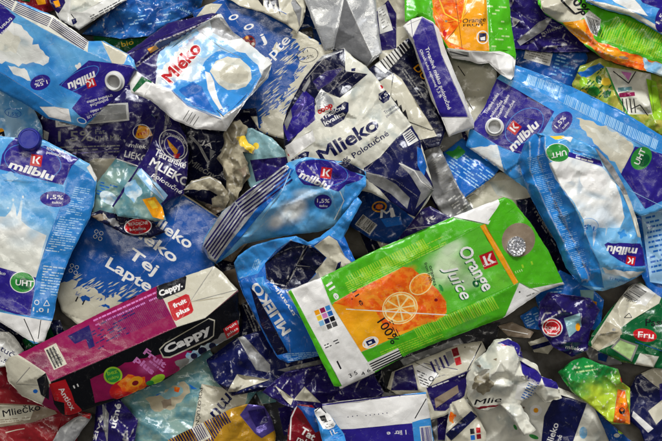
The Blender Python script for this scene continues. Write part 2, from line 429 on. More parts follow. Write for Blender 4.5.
        me.polygons.foreach_set('material_index', ms); me.polygons.foreach_set('use_smooth', [True]*len(fs))
        uvm = me.uv_layers.new(name='print'); li = np.zeros(len(me.loops), int); me.loops.foreach_get('vertex_index', li)
        uvm.data.foreach_set('uv', np.array(uvl)[li].ravel().astype(np.float32))
        wr += [0.]*(len(co_)-len(wr)); at = me.attributes.new('wear', 'FLOAT', 'POINT'); at.data.foreach_set('value', wr)
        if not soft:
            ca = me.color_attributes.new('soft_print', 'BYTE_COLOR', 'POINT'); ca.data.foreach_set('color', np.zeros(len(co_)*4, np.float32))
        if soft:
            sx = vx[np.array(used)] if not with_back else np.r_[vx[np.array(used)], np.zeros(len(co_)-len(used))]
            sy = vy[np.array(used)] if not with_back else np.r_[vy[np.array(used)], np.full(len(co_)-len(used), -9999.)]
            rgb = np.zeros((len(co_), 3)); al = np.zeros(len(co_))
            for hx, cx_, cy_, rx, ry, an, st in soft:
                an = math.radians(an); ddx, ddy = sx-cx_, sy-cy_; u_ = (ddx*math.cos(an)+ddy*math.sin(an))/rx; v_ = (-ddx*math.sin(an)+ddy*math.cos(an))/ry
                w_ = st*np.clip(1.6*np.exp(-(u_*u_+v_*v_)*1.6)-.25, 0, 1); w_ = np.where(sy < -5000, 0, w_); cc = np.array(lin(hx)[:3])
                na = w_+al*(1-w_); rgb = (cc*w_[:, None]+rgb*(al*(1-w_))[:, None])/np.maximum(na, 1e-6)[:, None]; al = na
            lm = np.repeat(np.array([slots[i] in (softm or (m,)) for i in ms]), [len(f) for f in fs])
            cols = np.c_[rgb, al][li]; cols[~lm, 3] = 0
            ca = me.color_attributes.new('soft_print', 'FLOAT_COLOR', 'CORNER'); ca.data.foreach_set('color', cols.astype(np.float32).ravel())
        me.update()
        me.normals_split_custom_set_from_vertices([n_ if n_[2] >= -2 else (0, 0, 1) for n_ in no_])
        o = bpy.data.objects.new(nm, me); COL.objects.link(o)
        if parent: o.parent = parent
        else: o.location = c0
        return o
    multi = bool(P_) or bool(caps)
    if multi:
        root = bpy.data.objects.new(name, None); COL.objects.link(root); root.location = c0; root.empty_display_size = .02
        groups = {}
        for f in keep: groups.setdefault(f[2], []).append(f)
        emit(body, groups.get(-1, []), True, root)
        for i, q in enumerate(P_):
            if i in groups:
                o = emit(q[0], groups[i], False, root)
                if len(q) > 3: o['label'] = q[3]
    else: root = emit(name, keep, True, None)
    root['label'] = label; root['category'] = cat
    if group: root['group'] = group
    for c in caps:
        kind, x, y, rad = c[:4]; z = float(Ht(np.array([x]), np.array([y]))[0]); wx, wy, wz = to_world(x, y, z)
        a = world(np.array([x+rad, x-rad, x, x]), np.array([y, y, y+rad, y-rad])); nn = Vector(np.cross(a[2]-a[3], a[0]-a[1])); nn = nn if nn.z > 0 else -nn
        CAPS[kind](root, Vector((wx, wy, wz))-c0, nn.normalized(), rad*.001)
        HEAP[int(y-rad-GY0):int(y+rad-GY0), int(x-rad-GX0):int(x+rad-GX0)] = np.maximum(HEAP[int(y-rad-GY0):int(y+rad-GY0), int(x-rad-GX0):int(x+rad-GX0)], z+rad*.5)
    print('ITEM', COUNT[0], name, 'v', len(vo), 'base', round(float(up), 1), 'top', round(float(top.max()), 1), 'sl', round(g, 2))
    return root

def plain_attrs(me):
    me.attributes.new('wear', 'FLOAT', 'POINT'); ca = me.color_attributes.new('soft_print', 'BYTE_COLOR', 'POINT')
    ca.data.foreach_set('color', np.zeros(len(me.vertices)*4, np.float32))
def lathe(nm, prof, mats, parent, loc, nrm, seg=40, knurl=0):
    vs = []; fs = []; ms = []
    for i, (rr, z, mi) in enumerate(prof):
        for k in range(seg):
            a = 2*math.pi*k/seg; q = rr*(1+(knurl if (k % 2 and .02 < i/len(prof) < .5) else 0)); vs.append((q*math.cos(a), q*math.sin(a), z))
    for i in range(len(prof)-1):
        for k in range(seg):
            fs.append([i*seg+k, i*seg+(k+1) % seg, (i+1)*seg+(k+1) % seg, (i+1)*seg+k]); ms.append(prof[i][2])
    fs.append([(len(prof)-1)*seg+k for k in range(seg)]); ms.append(prof[-1][2])
    me = bpy.data.meshes.new(nm); me.from_pydata(vs, [], fs)
    for x in mats: me.materials.append(bpy.data.materials[x])
    me.polygons.foreach_set('material_index', ms); me.polygons.foreach_set('use_smooth', [True]*len(fs))
    uvm = me.uv_layers.new(name='print')
    for l in me.loops: v = me.vertices[l.vertex_index].co; uvm.data[l.index].uv = (v.x*10+loc.x*10, v.y*10+loc.y*10)
    me.update()
    plain_attrs(me)
    try: me.set_sharp_from_angle(angle=math.radians(38))
    except Exception: pass
    o = bpy.data.objects.new(nm, me); COL.objects.link(o); o.parent = parent; o.location = loc
    o.rotation_euler = nrm.to_track_quat('Z', 'Y').to_euler(); return o
def cap_closed(root, loc, n, r):
    lathe('screw_cap', [(r, -.004, 0), (r, r*.55, 0), (r*.97, r*.75, 0), (r*.88, r*.86, 0), (r*.8, r*.86, 0), (r*.76, r*.80, 0), (r*.1, r*.80, 0)], ['cap_blue'], root, loc, n, 64, .03)
def cap_open(root, loc, n, r):
    o = lathe('pouring_neck', [(r*1.05, -.003, 0), (r*1.05, r*.12, 0), (r*.9, r*.16, 0), (r*.86, r*.62, 0), (r*.80, r*.66, 0), (r*.70, r*.62, 0), (r*.68, r*.1, 1), (r*.05, r*.06, 1)], ['cap_white', 'dull_foil'], root, loc, n)
def cap_foil(root, loc, n, r):
    o = lathe('foil_seal', [(r, -.002, 0), (r, .0012, 0), (r*.94, .0018, 0), (r*.78, .0010, 0), (r*.62, .0018, 0), (r*.45, .0010, 0), (r*.28, .0017, 0), (r*.1, .0012, 0)], ['seal_foil'], root, loc, n)
    rr = random.Random(5)
    for v in o.data.vertices:
        if v.index >= 40: v.co.z += rr.uniform(-.0006, .0009); v.co.x += rr.uniform(-.0004, .0004)
    for p in o.data.polygons: p.use_smooth = False
CAPS = {'closed': cap_closed, 'open': cap_open, 'foil': cap_foil}

# ------------------------------------------------------------------ the floor
def ground():
    me = bpy.data.meshes.new('ground'); s = 4; me.from_pydata([(-s, -s, 0), (s, -s, 0), (s, s, 0), (-s, s, 0)], [], [(0, 1, 2, 3)])
    u = me.uv_layers.new(name='print')
    for l in me.loops: v = me.vertices[l.vertex_index].co; u.data[l.index].uv = (v.x*10, v.y*10)
    plain_attrs(me)
    me.materials.append(bpy.data.materials['concrete']); o = bpy.data.objects.new('ground', me); COL.objects.link(o); o['kind'] = 'structure'
ground()
# ------------------------------------------------------------------ the cartons, from the bottom of the heap upwards
def z(ox, oy, *p, s=3.673): return [(ox+a/s, oy+b/s) for a, b in p]
def z1(ox, oy, a, b, s=3.673): return (ox+a/s, oy+b/s)
GM = 'crushed light blue milk cartons with a splash of milk'
GJ = 'flattened green juice cartons'
GN = 'crushed white milk cartons with zigzag and black line print'
GT = 'torn violet milk cartons with an oval dairy emblem'
GB = 'blue cartons with milk written in several languages'


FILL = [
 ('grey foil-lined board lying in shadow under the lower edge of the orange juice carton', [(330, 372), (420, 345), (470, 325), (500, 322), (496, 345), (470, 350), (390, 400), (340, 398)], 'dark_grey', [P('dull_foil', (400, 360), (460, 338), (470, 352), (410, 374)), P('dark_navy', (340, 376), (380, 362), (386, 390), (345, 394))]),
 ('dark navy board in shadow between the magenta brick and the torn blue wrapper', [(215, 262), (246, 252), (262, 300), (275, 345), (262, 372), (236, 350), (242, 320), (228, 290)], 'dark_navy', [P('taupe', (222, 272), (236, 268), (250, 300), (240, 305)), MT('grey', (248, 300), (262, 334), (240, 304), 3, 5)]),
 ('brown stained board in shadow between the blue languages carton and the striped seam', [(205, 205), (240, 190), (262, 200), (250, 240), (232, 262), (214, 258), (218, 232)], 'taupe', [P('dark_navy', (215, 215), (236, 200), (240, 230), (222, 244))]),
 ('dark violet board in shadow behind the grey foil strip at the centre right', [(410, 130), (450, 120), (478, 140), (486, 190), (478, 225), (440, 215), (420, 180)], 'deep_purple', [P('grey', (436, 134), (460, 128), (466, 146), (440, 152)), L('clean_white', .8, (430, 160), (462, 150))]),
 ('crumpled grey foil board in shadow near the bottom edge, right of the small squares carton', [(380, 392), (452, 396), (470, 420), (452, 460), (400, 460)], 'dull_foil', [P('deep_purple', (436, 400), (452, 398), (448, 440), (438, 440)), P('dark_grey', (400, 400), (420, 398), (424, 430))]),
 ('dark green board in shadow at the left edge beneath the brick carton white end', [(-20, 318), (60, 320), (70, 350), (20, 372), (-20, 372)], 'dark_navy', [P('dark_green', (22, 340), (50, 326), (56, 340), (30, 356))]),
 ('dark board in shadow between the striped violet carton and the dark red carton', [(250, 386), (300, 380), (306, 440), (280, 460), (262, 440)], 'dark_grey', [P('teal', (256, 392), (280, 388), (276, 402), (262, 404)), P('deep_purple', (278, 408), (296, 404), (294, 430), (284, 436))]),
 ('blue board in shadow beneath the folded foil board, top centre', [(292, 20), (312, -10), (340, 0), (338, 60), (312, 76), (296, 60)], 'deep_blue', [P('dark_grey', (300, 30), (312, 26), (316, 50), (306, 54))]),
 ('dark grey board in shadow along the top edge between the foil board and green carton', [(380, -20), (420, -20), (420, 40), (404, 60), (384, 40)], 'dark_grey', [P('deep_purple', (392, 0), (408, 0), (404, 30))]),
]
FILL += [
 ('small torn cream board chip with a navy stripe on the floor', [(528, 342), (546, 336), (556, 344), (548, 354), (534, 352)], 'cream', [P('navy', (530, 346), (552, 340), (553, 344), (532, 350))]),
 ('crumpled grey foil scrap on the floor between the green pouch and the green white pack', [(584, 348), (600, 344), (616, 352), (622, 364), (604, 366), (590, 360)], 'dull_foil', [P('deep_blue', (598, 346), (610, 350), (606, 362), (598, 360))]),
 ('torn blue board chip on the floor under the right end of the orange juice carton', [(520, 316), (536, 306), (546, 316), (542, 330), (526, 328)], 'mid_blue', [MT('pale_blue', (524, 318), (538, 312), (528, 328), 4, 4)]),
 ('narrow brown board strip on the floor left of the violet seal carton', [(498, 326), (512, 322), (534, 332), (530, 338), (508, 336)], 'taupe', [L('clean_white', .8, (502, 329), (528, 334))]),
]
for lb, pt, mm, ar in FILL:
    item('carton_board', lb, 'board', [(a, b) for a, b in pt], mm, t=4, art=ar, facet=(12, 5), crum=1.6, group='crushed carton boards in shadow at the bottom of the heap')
# ---- layer at the floor
item('green_carton', 'dark green carton scrap showing in the gap under the blue film, top left', 'carton',
     [(92, 30), (150, 28), (158, 60), (120, 70), (96, 58)], 'dark_green', t=4,
     art=[T('yellow', 'bio', (122, 47), (134, 44), 5)], facet=(20, 4))
item('film_bag', 'crumpled glossy blue film bag at the top edge beside the white fold', 'bag',
     [(82, 34, 0), (108, 10, 3), (112, -30), (212, -30), (202, 2, 5), (198, 14, 2), (170, 24, 4), (150, 36, 0), (122, 39, 3)], 'film_blue', t=4,
     art=[T('pale_blue', 'mlieko', (176, 8), (194, 16), 3), MT('pale_blue', (128, 18), (170, 10), (131, 30), 4, 3, dens=.5)],
     facet=(14, 8), crum=2.2, edge='film_blue')
item('milk_carton', 'dark maroon milk carton scrap with yellow print at the top edge above the striped fold', 'carton',
     [(16, -30), (58, -30), (56, 10), (40, 14), (18, 4)], 'dark_red', t=4, art=[P('amber', (34, -4), (44, -6), (46, 4), (38, 5)), P('dark_green', (20, -10), (30, -10), (30, 2), (20, 0))], facet=(14, 4), crum=1.5)
item('milk_carton', 'opened white milk carton with its cream inner side up at the top edge', 'carton',
     [(45, -25), (50, 2, 0), (60, 20, 2), (68, 24, 5), (79, 30, 0), (104, 14, 4), (127, 0, 0), (130, -25)], 'white', t=4,
     art=[P('milk_cream', *z(0, 0, (262, -40), (400, -40), (385, 0), (300, 45), (258, 40))), P('deep_purple', *z(0, 0, (180, -20), (232, -20), (240, 10), (215, 50), (190, 30))), P('amber', *z(0, 0, (195, 5), (215, 0), (222, 22), (205, 28))),
          L('black', .8, (71, 14), (77, 22)), MT('dark_grey', *z(0, 0, (330, 60), (440, 0), (338, 75)), 2, 4), P('navy', *z(0, 0, (262, 72), (278, 66), (282, 84), (268, 92)))],
     folds=[[(50, 2, 0), (68, 12, 6), (104, 4, 4)]], facet=(18, 4), group=None)
item('milk_carton', 'dark violet carton lying upside up with 1.5% Fat UHT Milk printed in grey', 'carton',
     [(36, 118), (60, 100), (142, 82), (168, 104), (165, 140), (126, 175), (100, 182), (60, 190), (30, 160)], 'deep_purple', t=5,
     art=[P('white', *z(0, 100, (200, 20), (470, 10), (475, 75), (205, 100))), P('grey', *z(0, 100, (210, 25), (462, 18), (466, 70), (213, 94))),
          T('grey', '1.5%', *z(0, 100, (214, 152), (342, 150)), 10), T('grey', 'Fat', *z(0, 100, (350, 125), (386, 123)), 4.5), T('grey', 'UHT Milk', *z(0, 100, (350, 152), (446, 146)), 5),
          MT('grey', *z(0, 100, (220, 172), (440, 165), (222, 205)), 3, 8, dens=.6), L('violet_foil', .7, *z(0, 100, (215, 200), (445, 185))),
          P('cream', *z(0, 100, (320, 235), (345, 215), (440, 215), (400, 290), (350, 320), (320, 250))), P('white', *z(0, 100, (160, 110), (180, 120), (175, 150), (160, 140)))],
     folds=[[(60, 118, 2), (135, 112, 3)]], facet=(30, 2))
item('milk_carton', 'domed pale blue carton end poking out under the open-necked carton at the left edge', 'carton',
     [(-35, 92), (0, 90, 2), (18, 96, 3), (33, 108, 2), (42, 126), (43, 142), (30, 156), (-35, 160)], 'film_pale', t=8, puff=7, crum=1.6,
     art=[E('mid_blue', 13, 113, 8.5, 4.5, 10), E('film_pale', 13, 113, 7.8, 3.8, 10), T('mid_blue', '1,5%', (8, 115), (18, 116.5), 3.5), E('amber', 0, 134, 4, 6, 20), P('black', (-2, 133), (4, 131), (5, 136), (-1, 139)), T('clean_white', 'k', (0, 137), (3, 136), 3), P('white', (-6, 141), (4, 139), (8, 150), (-6, 152))],
     group=GM)
# top centre languages carton
item('milk_carton', 'blue and white languages carton with a 3.5% oval, partly under the milk jug carton', 'carton',
     [(192, 12), (222, -2), (256, 8), (302, 33), (333, 50), (334, 64), (306, 98), (288, 140), (250, 130), (226, 110)], 'blue', t=6,
     art=[N('cream', [(292, 27), (303, 33), (333, 50), (334, 66), (300, 104), (286, 140), (262, 132), (262, 120), (280, 104), (292, 88), (296, 70), (300, 58), (298, 44)], 2.2, 2.4, 5, 4),
          N('cream', [(276, 42), (281, 50), (276, 54), (272, 49)], 1, 2, 2), N('blue', [(290, 70), (296, 74), (286, 80)], 1, 2, 8), N('blue', [(277, 100), (282, 104), (272, 110)], 1.5, 2, 9),
          *[[e] for e in SPK('cream', (294, 44), (264, 116), (10, -8), 70, 3, .9, 6)+SPK('blue', (304, 52), (280, 112), (10, -8), 60, 5, .9, 6)], T('clean_white', 'o', *z(120, 0, (402, 78), (438, 66)), 7.5), T('clean_white', 'o', *z(120, 0, (458, 114), (495, 100)), 7.5),
          T('clean_white', 'j', *z(120, 0, (520, 160), (540, 150)), 9), T('clean_white', 'Lapte', *z(120, 0, (515, 265), (628, 148)), 9.5),
          P('cream', *z(120, 0, (280, 62), (320, 12), (376, 15), (345, 55))),
          RING('ink', 307.5, 55, 11, 7.6, .7, -12), T('ink', '1 l', (303, 53), (308, 52), 2.6), T('ink', '3,5%', (303, 60), (314, 57.5), 3.4),
          E('dark_red', 248, 44, 7.5, 9, 20)] + [E(('cream', 'amber', 'dark_navy', 'violet_foil')[k % 4], 248+5*math.cos(k*.9), 44+6.4*math.sin(k*.9), 1.6, 1.6) for k in range(7)]+[E('cream', 248, 44, 2, 2.2)],
     folds=[[(222, -2, 1), (262, 60, 1), (250, 130, 0)]], facet=(40, 2), group=GB, crum=.6)
# right: blue carton with a white address label
item('milk_carton', 'plain blue carton with a small white print panel, behind the open-necked carton', 'carton',
     [(500, 88), (508, 52), (518, 44), (552, 44), (584, 48), (588, 58), (572, 95), (560, 112), (514, 100)], 'blue', t=6,
     art=[P('white', *z(512, 0, (52, 172), (150, 196), (138, 243), (42, 215))), MT('grey', *z(512, 0, (58, 182), (142, 204), (48, 215)), 4, 6), P('clean_white', *z(512, 0, (42, 255), (160, 308), (68, 328), (50, 285))),
          RING('pale_blue', *z1(512, 0, 12, 282), 5, 5, 1), T('clean_white', '4', *z(512, 0, (6, 290), (18, 288)), 4), MT('film_pale', *z(512, 0, (165, 205), (240, 225), (140, 280)), 6, 9, dens=.5)],
     facet=(30, 2))
item('milk_carton', 'dark violet carton under the green juice cartons, top right', 'carton',
     [(500, -25), (560, -25), (575, 30), (590, 52), (540, 52), (512, 48)], 'deep_purple', t=5,
     art=[P('grey', *z(512, 0, (0, 62), (32, 75), (5, 100))), P('dull_foil', *z(512, 0, (18, 150), (100, 80), (150, 62), (120, 110), (30, 168))), T('grey', 'mlieko', *z(512, 0, (110, 130), (190, 100)), 4)], facet=(14, 5), crum=2)
item('juice_pouch', 'yellow green pouch with leaf pattern and black cutlery icons at the right edge', 'pouch',
     [(572, 84), (580, 66, 3), (600, 58, 5), (620, 64, 2), (648, 64), (690, 70), (690, 150), (600, 130), (578, 104)], 'olive', t=6,
     art=[MT('dark_green', (578, 92), (604, 66), (590, 110), 7, 3, dens=.7), N('mid_blue', z(512, 0, (240, 270), (320, 232), (340, 246), (262, 290)), .8, 3, 2), E('yellow', *z1(512, 0, 345, 300), 5, 4), E('yellow', *z1(512, 0, 262, 350), 4, 6), E('leaf_green', *z1(512, 0, 300, 335), 6, 5), E('dark_green', *z1(512, 0, 318, 292), 3, 4), E('dark_green', *z1(512, 0, 350, 345), 3, 5, 40), E('lime', *z1(512, 0, 262, 300), 4, 5), E('dark_green', *z1(512, 0, 330, 385), 4, 2.5, 20), E('pale_green', *z1(512, 0, 290, 380), 5, 3),
          P('milk_cream', *z(512, 0, (345, 245), (510, 270), (520, 420), (430, 420), (375, 330))), P('lime', *z(512, 0, (492, 288), (530, 300), (556, 440), (520, 440))),
          L('leaf_green', 1.6, *z(512, 0, (345, 250), (378, 330), (430, 430))), L('ink', 1, *z(512, 0, (372, 262), (428, 306), (455, 262))),
          P('pink', *z(512, 0, (400, 262), (440, 268), (428, 296))), P('magenta', *z(512, 0, (392, 342), (450, 338), (452, 352), (395, 358))), P('teal', *z(512, 0, (388, 322), (440, 318), (442, 332), (390, 338)))] +
         [L('ink', 1.1, *z(512, 0, (405+k*14, 362), (412+k*14, 415))) for k in range(4)] + [L('ink', 1, *z(512, 0, (440, 400), (470, 385), (500, 425)))],
     facet=(14, 6), crum=1.8, puff=3)
item('milk_carton', 'light blue back of a carton printed with lines of small text, at the right edge', 'carton',
     [(628, 214), (650, 190), (700, 186), (700, 300), (652, 300), (640, 270)], 'mid_blue', t=5,
     art=[P('pale_blue', (640, 206), (700, 196), (700, 290), (650, 282))] + [MT('mid_blue', (645, 212), (700, 200), (652, 276), 13, 31)], facet=(26, 3))
item('milk_carton', 'white carton face with black line drawing, lying under the tip of the juice carton', 'carton',
     [(455, 196), (470, 182), (500, 172), (540, 180), (560, 200), (560, 240), (500, 250), (462, 222)], 'cream', t=5,
     art=[L('black', 1, *z(380, 100, (310, 352), (352, 330), (345, 302))), L('black', .8, *z(380, 100, (350, 342), (300, 370))), P('milk_cream', *z(380, 100, (400, 300), (500, 290), (551, 340), (551, 380), (430, 350)))], facet=(22, 3), group=GN)
item('milk_carton', 'mid blue carton panel of small print between the white carton end and the open neck', 'carton',
     [(434, 160), (462, 138), (500, 168), (494, 176), (462, 200), (448, 186)], 'mid_blue', t=4,
     art=[MT('pale_blue', (444, 166), (478, 190), (462, 150), 8, 12, dens=.8), N('leaf_green', [(446, 154), (458, 146), (466, 152), (456, 160)], 1.4, 3, 2)], facet=(26, 2))
item('foil_strip', 'grey foil strip printed with fine text beside the small print panel', 'strip',
     [(424, 142), (436, 140), (442, 152), (460, 190), (474, 210), (470, 226), (446, 224), (432, 196), (420, 170)], 'dull_foil', t=3,
     art=[MT('grey', (430, 160), (444, 154), (446, 196), 12, 5), MT('white', (448, 200), (462, 190), (458, 216), 6, 15)], facet=(12, 5), crum=1.6)
item('milk_carton', 'black and violet torn carton in the shade beside the tip of the juice carton', 'carton',
     [(516, 200), (536, 196), (560, 230), (572, 250), (574, 300), (545, 300), (530, 240)], 'dark_navy', t=4,
     art=[T('grey', 'mleko', (534, 212), (552, 238), 4), MT('dull_foil', (542, 214), (560, 240), (536, 222), 3, 6)], facet=(14, 5), crum=2)
item('milk_carton', 'dark teal pouch of small print below the tip of the juice carton', 'carton',
     [(534, 292), (560, 270), (586, 282), (604, 300), (600, 330), (570, 330), (540, 315)], 'mid_blue', t=4,
     art=[MT('pale_blue', (548, 292), (572, 290), (550, 318), 9, 22, dens=.6), P('pale_teal', (580, 290), (594, 290), (592, 325), (585, 325)), P('amber', (590, 300), (597, 302), (594, 318), (588, 316))], facet=(16, 4), crum=1.6)
item('chocolate_milk_carton', 'dark violet crushed carton with a round red and white seal, right of the juice carton', 'carton',
     [(540, 302), (548, 292), (590, 298), (600, 310), (590, 332), (588, 350), (572, 357), (552, 346), (538, 326)], 'deep_purple', t=6,
     art=[E('clean_white', *z1(512, 321, 148, 24), 10.5, 9.5, 15), E('red', *z1(512, 321, 148, 24), 9.4, 8.4, 15), RING('clean_white', *z1(512, 321, 148, 24), 7.5, 6.6, .6, 15), T('clean_white', 'DOBRA', *z(512, 321, (120, 30), (176, 36)), 3.2), T('clean_white', 'cena', *z(512, 321, (128, 48), (166, 50)), 2.4),
          T('clean_white', 'mlieko', *z(512, 321, (196, 100), (262, 112)), 3.6), P('pale_teal', *z(512, 321, (190, -10), (250, -30), (255, 20), (210, 60))), E('amber', *z1(512, 321, 242, 22), 2.4, 4)],
     facet=(12, 6), crum=2)
item('milk_carton', 'navy and cream carton with a printed cow card at the lower right corner', 'carton',
     [(628, 392), (636, 376), (662, 364), (700, 352), (700, 470), (650, 460), (640, 430), (628, 420)], 'navy', t=6,
     art=[P('cream', *z(512, 321, (470, 190), (551, 150), (700, 120), (700, 350), (540, 250))), P('navy', *z(512, 321, (425, 215), (470, 200), (560, 260), (510, 310))), P('clean_white', *z(512, 321, (445, 330), (520, 395), (500, 410), (440, 350))), P('purple', *z(512, 321, (540, 232), (551, 228), (560, 300), (545, 290))), P('cream', *z(512, 321, (500, 330), (551, 290), (560, 350), (530, 380)))],
     facet=(20, 5))
# bottom left
item('milk_carton', 'red carton with a cream band reading milk in large letters, bottom left corner', 'carton',
     [(-40, 352), (4, 360), (26, 392), (60, 404), (92, 414), (78, 436), (70, 470), (-40, 470)], 'dark_red', t=6,
     art=[N('dull_red', [(-30, 395), (8, 388), (30, 410), (-30, 412)], 1.5, 4, 4), P('taupe', *z(0, 321, (-60, 300), (130, 308), (200, 328), (210, 340), (120, 372), (-60, 398))), P('cream', *z(0, 321, (-60, 306), (130, 312), (110, 362), (-60, 388))),
          T('ink', 'Mliečko', *z(0, 321, (12, 352), (150, 326)), 6.5), MT('taupe', *z(0, 321, (0, 362), (120, 352), (2, 385)), 3, 3), P('dull_red', *z(0, 321, (-60, 400), (120, 374), (230, 350), (200, 440), (-60, 480))), L('cream', .8, *z(0, 321, (20, 410), (60, 400), (90, 395)))],
     facet=(22, 3), crum=1.3)
item('carton_scrap', 'pale tapered plastic strip between the red carton and the violet scrap', 'scrap',
     [(50, 446), (60, 428), (74, 418), (90, 413), (92, 417), (82, 430), (70, 448)], 'dull_foil', t=3, art=[P('red', *z(0, 321, (290, 330), (335, 338), (330, 360), (300, 350)))], facet=(9, 3), crum=1)
item('milk_carton', 'white and navy carton reading low fat, wedged at the left edge above the red carton', 'carton',
     [(-30, 322), (2, 326), (14, 336), (24, 350), (20, 362), (8, 366), (-30, 372)], 'white', t=5,
     art=[P('dark_navy', (-30, 318), (0, 322), (10, 332), (-30, 330)), T('navy', 'polotuč', (-18, 340), (13, 358), 5.5), T('navy', 'né 1,5', (-14, 352), (6, 364), 4)], facet=(16, 3))
item('milk_carton', 'teal blue carton with brown spots and POLOTUČNÉ in thin letters, at the bottom', 'carton',
     [(120, 400), (150, 376), (210, 350), (228, 380), (262, 384), (240, 415), (190, 450), (130, 460)], 'teal', t=6,
     art=[E('mid_blue', *z1(120, 321, 140, 285), 4, 6, 40), N('board_edge', z(120, 321, (95, 290), (240, 220), (255, 260), (200, 320), (130, 330)), 2.5, 4, 6), N('pale_teal', z(120, 321, (140, 270), (215, 235), (235, 265), (180, 290)), 2, 4, 9), N('taupe', z(120, 321, (150, 292), (185, 285), (190, 315), (155, 320)), 1.6, 3, 3), N('orange', z(120, 321, (200, 240), (222, 245), (215, 262), (200, 258)), .8, 3, 3),
          P('cream', *z(120, 321, (300, 230), (500, 270), (540, 300), (360, 440), (260, 420))), T('ink', 'POLOTUČNÉ', *z(120, 321, (292, 245), (276, 395)), 3.2), T('navy', 'mu', *z(120, 321, (390, 262), (330, 340)), 13, shear=.15), P('teal', *z(120, 321, (470, 260), (551, 290), (560, 310), (460, 305))), P('mid_blue', *z(120, 321, (252, 230), (285, 250), (262, 250)))],
     facet=(20, 4), crum=1.4)
item('milk_carton', 'navy and cream crumpled carton under the blue wrapper and the magenta carton', 'carton',
     [(206, 360), (236, 338), (262, 330), (330, 350), (338, 372), (300, 392), (272, 388), (232, 396), (214, 380)], 'navy', t=5,
     art=[P('cream', *z(120, 321, (430, 195), (551, 215), (420, 260), (392, 262))), P('dull_foil', *z(120, 321, (420, 40), (460, 60), (551, 160), (551, 190), (500, 180))), P('dull_foil', *z(250, 321, (100, 180), (260, 140), (300, 200), (200, 200)))] ,
     facet=(14, 7), crum=2)
item('milk_carton', 'navy and white folded carton behind the dark red one, bottom centre', 'carton',
     [(262, 392), (285, 372), (330, 362), (372, 372), (384, 392), (372, 410), (300, 410), (282, 404)], 'deep_purple', t=5,
     art=[P('cream', *z(250, 321, (90, 235), (160, 285), (150, 310), (120, 280))), P('clean_white', *z(250, 321, (300, 160), (400, 150), (440, 200), (330, 250))), P('cream', *z(250, 321, (160, 290), (200, 240), (260, 300)))], facet=(14, 5), crum=1.8)
item('milk_carton', 'cream carton back crushed dark at the bottom right of the blue wrapper', 'carton',
     [(355, 222), (372, 214), (398, 222), (416, 236), (400, 262), (372, 262)], 'cream', t=4, art=[P('dark_navy', (355, 222), (364, 218), (385, 256), (372, 262)), N('dull_foil', [(388, 228), (408, 232), (400, 246), (386, 240)], 1, 3, 3)], facet=(12, 4), crum=2)
item('milk_carton', 'dark navy carton with white letters hidden under the torn pulp in the upper middle', 'carton',
     [(176, 126), (206, 112), (256, 108), (262, 150), (240, 196), (216, 206), (184, 196), (172, 160)], 'dark_navy', t=5,
     art=[T('grey', 'Mliečny', *z(120, 100, (250, 235), (345, 290)), 6, shear=.2), T('clean_white', 'JA', *z(120, 100, (296, 160), (338, 180)), 4.5), L('dull_foil', 2.6, *z(120, 100, (255, 130), (290, 165), (325, 230))), P('cream', *z(120, 100, (480, 60), (520, 60), (551, 130), (530, 140))), P('dull_foil', *z(120, 100, (330, 180), (352, 190), (330, 215)))],
     facet=(14, 5), crum=1.6)
item('milk_carton', 'pale teal torn carton corner with a yellow patch beside the grey pulp', 'carton',
     [(228, 128), (252, 128), (272, 138), (292, 158), (288, 172), (252, 190), (236, 160)], 'pale_teal', t=4, art=[E('yellow', 256, 146, 3, 3.4), P('deep_purple', (250, 160), (292, 156), (284, 172), (256, 182))], facet=(12, 4), crum=1.6)
# right of coop: carton pair
item('milk_carton', 'cream and violet carton with a barcode at the top, behind the violet-banded carton', 'carton',
     [(372, -30), (416, -30), (410, 20), (414, 42), (398, 60), (382, 70), (374, 40)], 'cream', t=5,
     art=[P('deep_purple', *z(380, 0, (-30, 60), (30, 0), (60, 50), (60, 180), (-30, 190))), P('white', *z(380, 0, (-10, 30), (20, 15), (48, 110), (0, 125))), MT('grey', *z(380, 0, (-4, 42), (18, 28), (12, 115)), 7, 4)], facet=(20, 3))
item('milk_carton', 'navy carton with a slanted barcode and sawtooth print, standing between two milk cartons', 'carton',
     [(364, 72), (384, 58), (408, 38), (416, 44), (432, 92), (446, 130), (440, 146), (420, 152), (396, 130)], 'dark_navy', t=7,
     art=[P('white', *z(380, 0, (-20, 240), (80, 130), (110, 175), (20, 270))), STR('ink', *z(380, 0, (0, 225), (82, 140), (28, 262)), 9, seed=4), T('amber', 'DU', *z(380, 0, (122, 250), (160, 295)), 6.5), MT('grey', *z(380, 0, (80, 262), (150, 360), (96, 250)), 2, 7),
          P('cream', *z(380, 0, (-20, 310), (50, 268), (80, 290), (175, 440), (210, 500), (120, 520), (50, 440))), P('ink', *z(380, 0, (45, 270), (52, 272), (38, 350), (55, 372), (62, 366), (68, 392), (78, 384), (84, 412), (94, 402), (104, 438), (92, 440), (40, 362))), L('black', .9, *z(380, 100, (100, 78), (190, 112), (215, 100)))],
     folds=[[(384, 58, 4), (400, 90, 3), (428, 150, 0)]], facet=(24, 3), group=GN)
item('milk_carton', 'dull white carton face with two black marks, right of the slim violet-banded carton', 'carton',
     [(448, 52), (480, 56), (496, 66), (498, 96), (484, 128), (468, 138), (456, 110)], 'cream', t=6,
     art=[L('black', .9, (458, 66), (465, 76)), L('black', .9, (467, 100), (473, 110)), E('grey', 478, 90, .7, .7), E('grey', 475, 97, .5, .5)], facet=(26, 2))
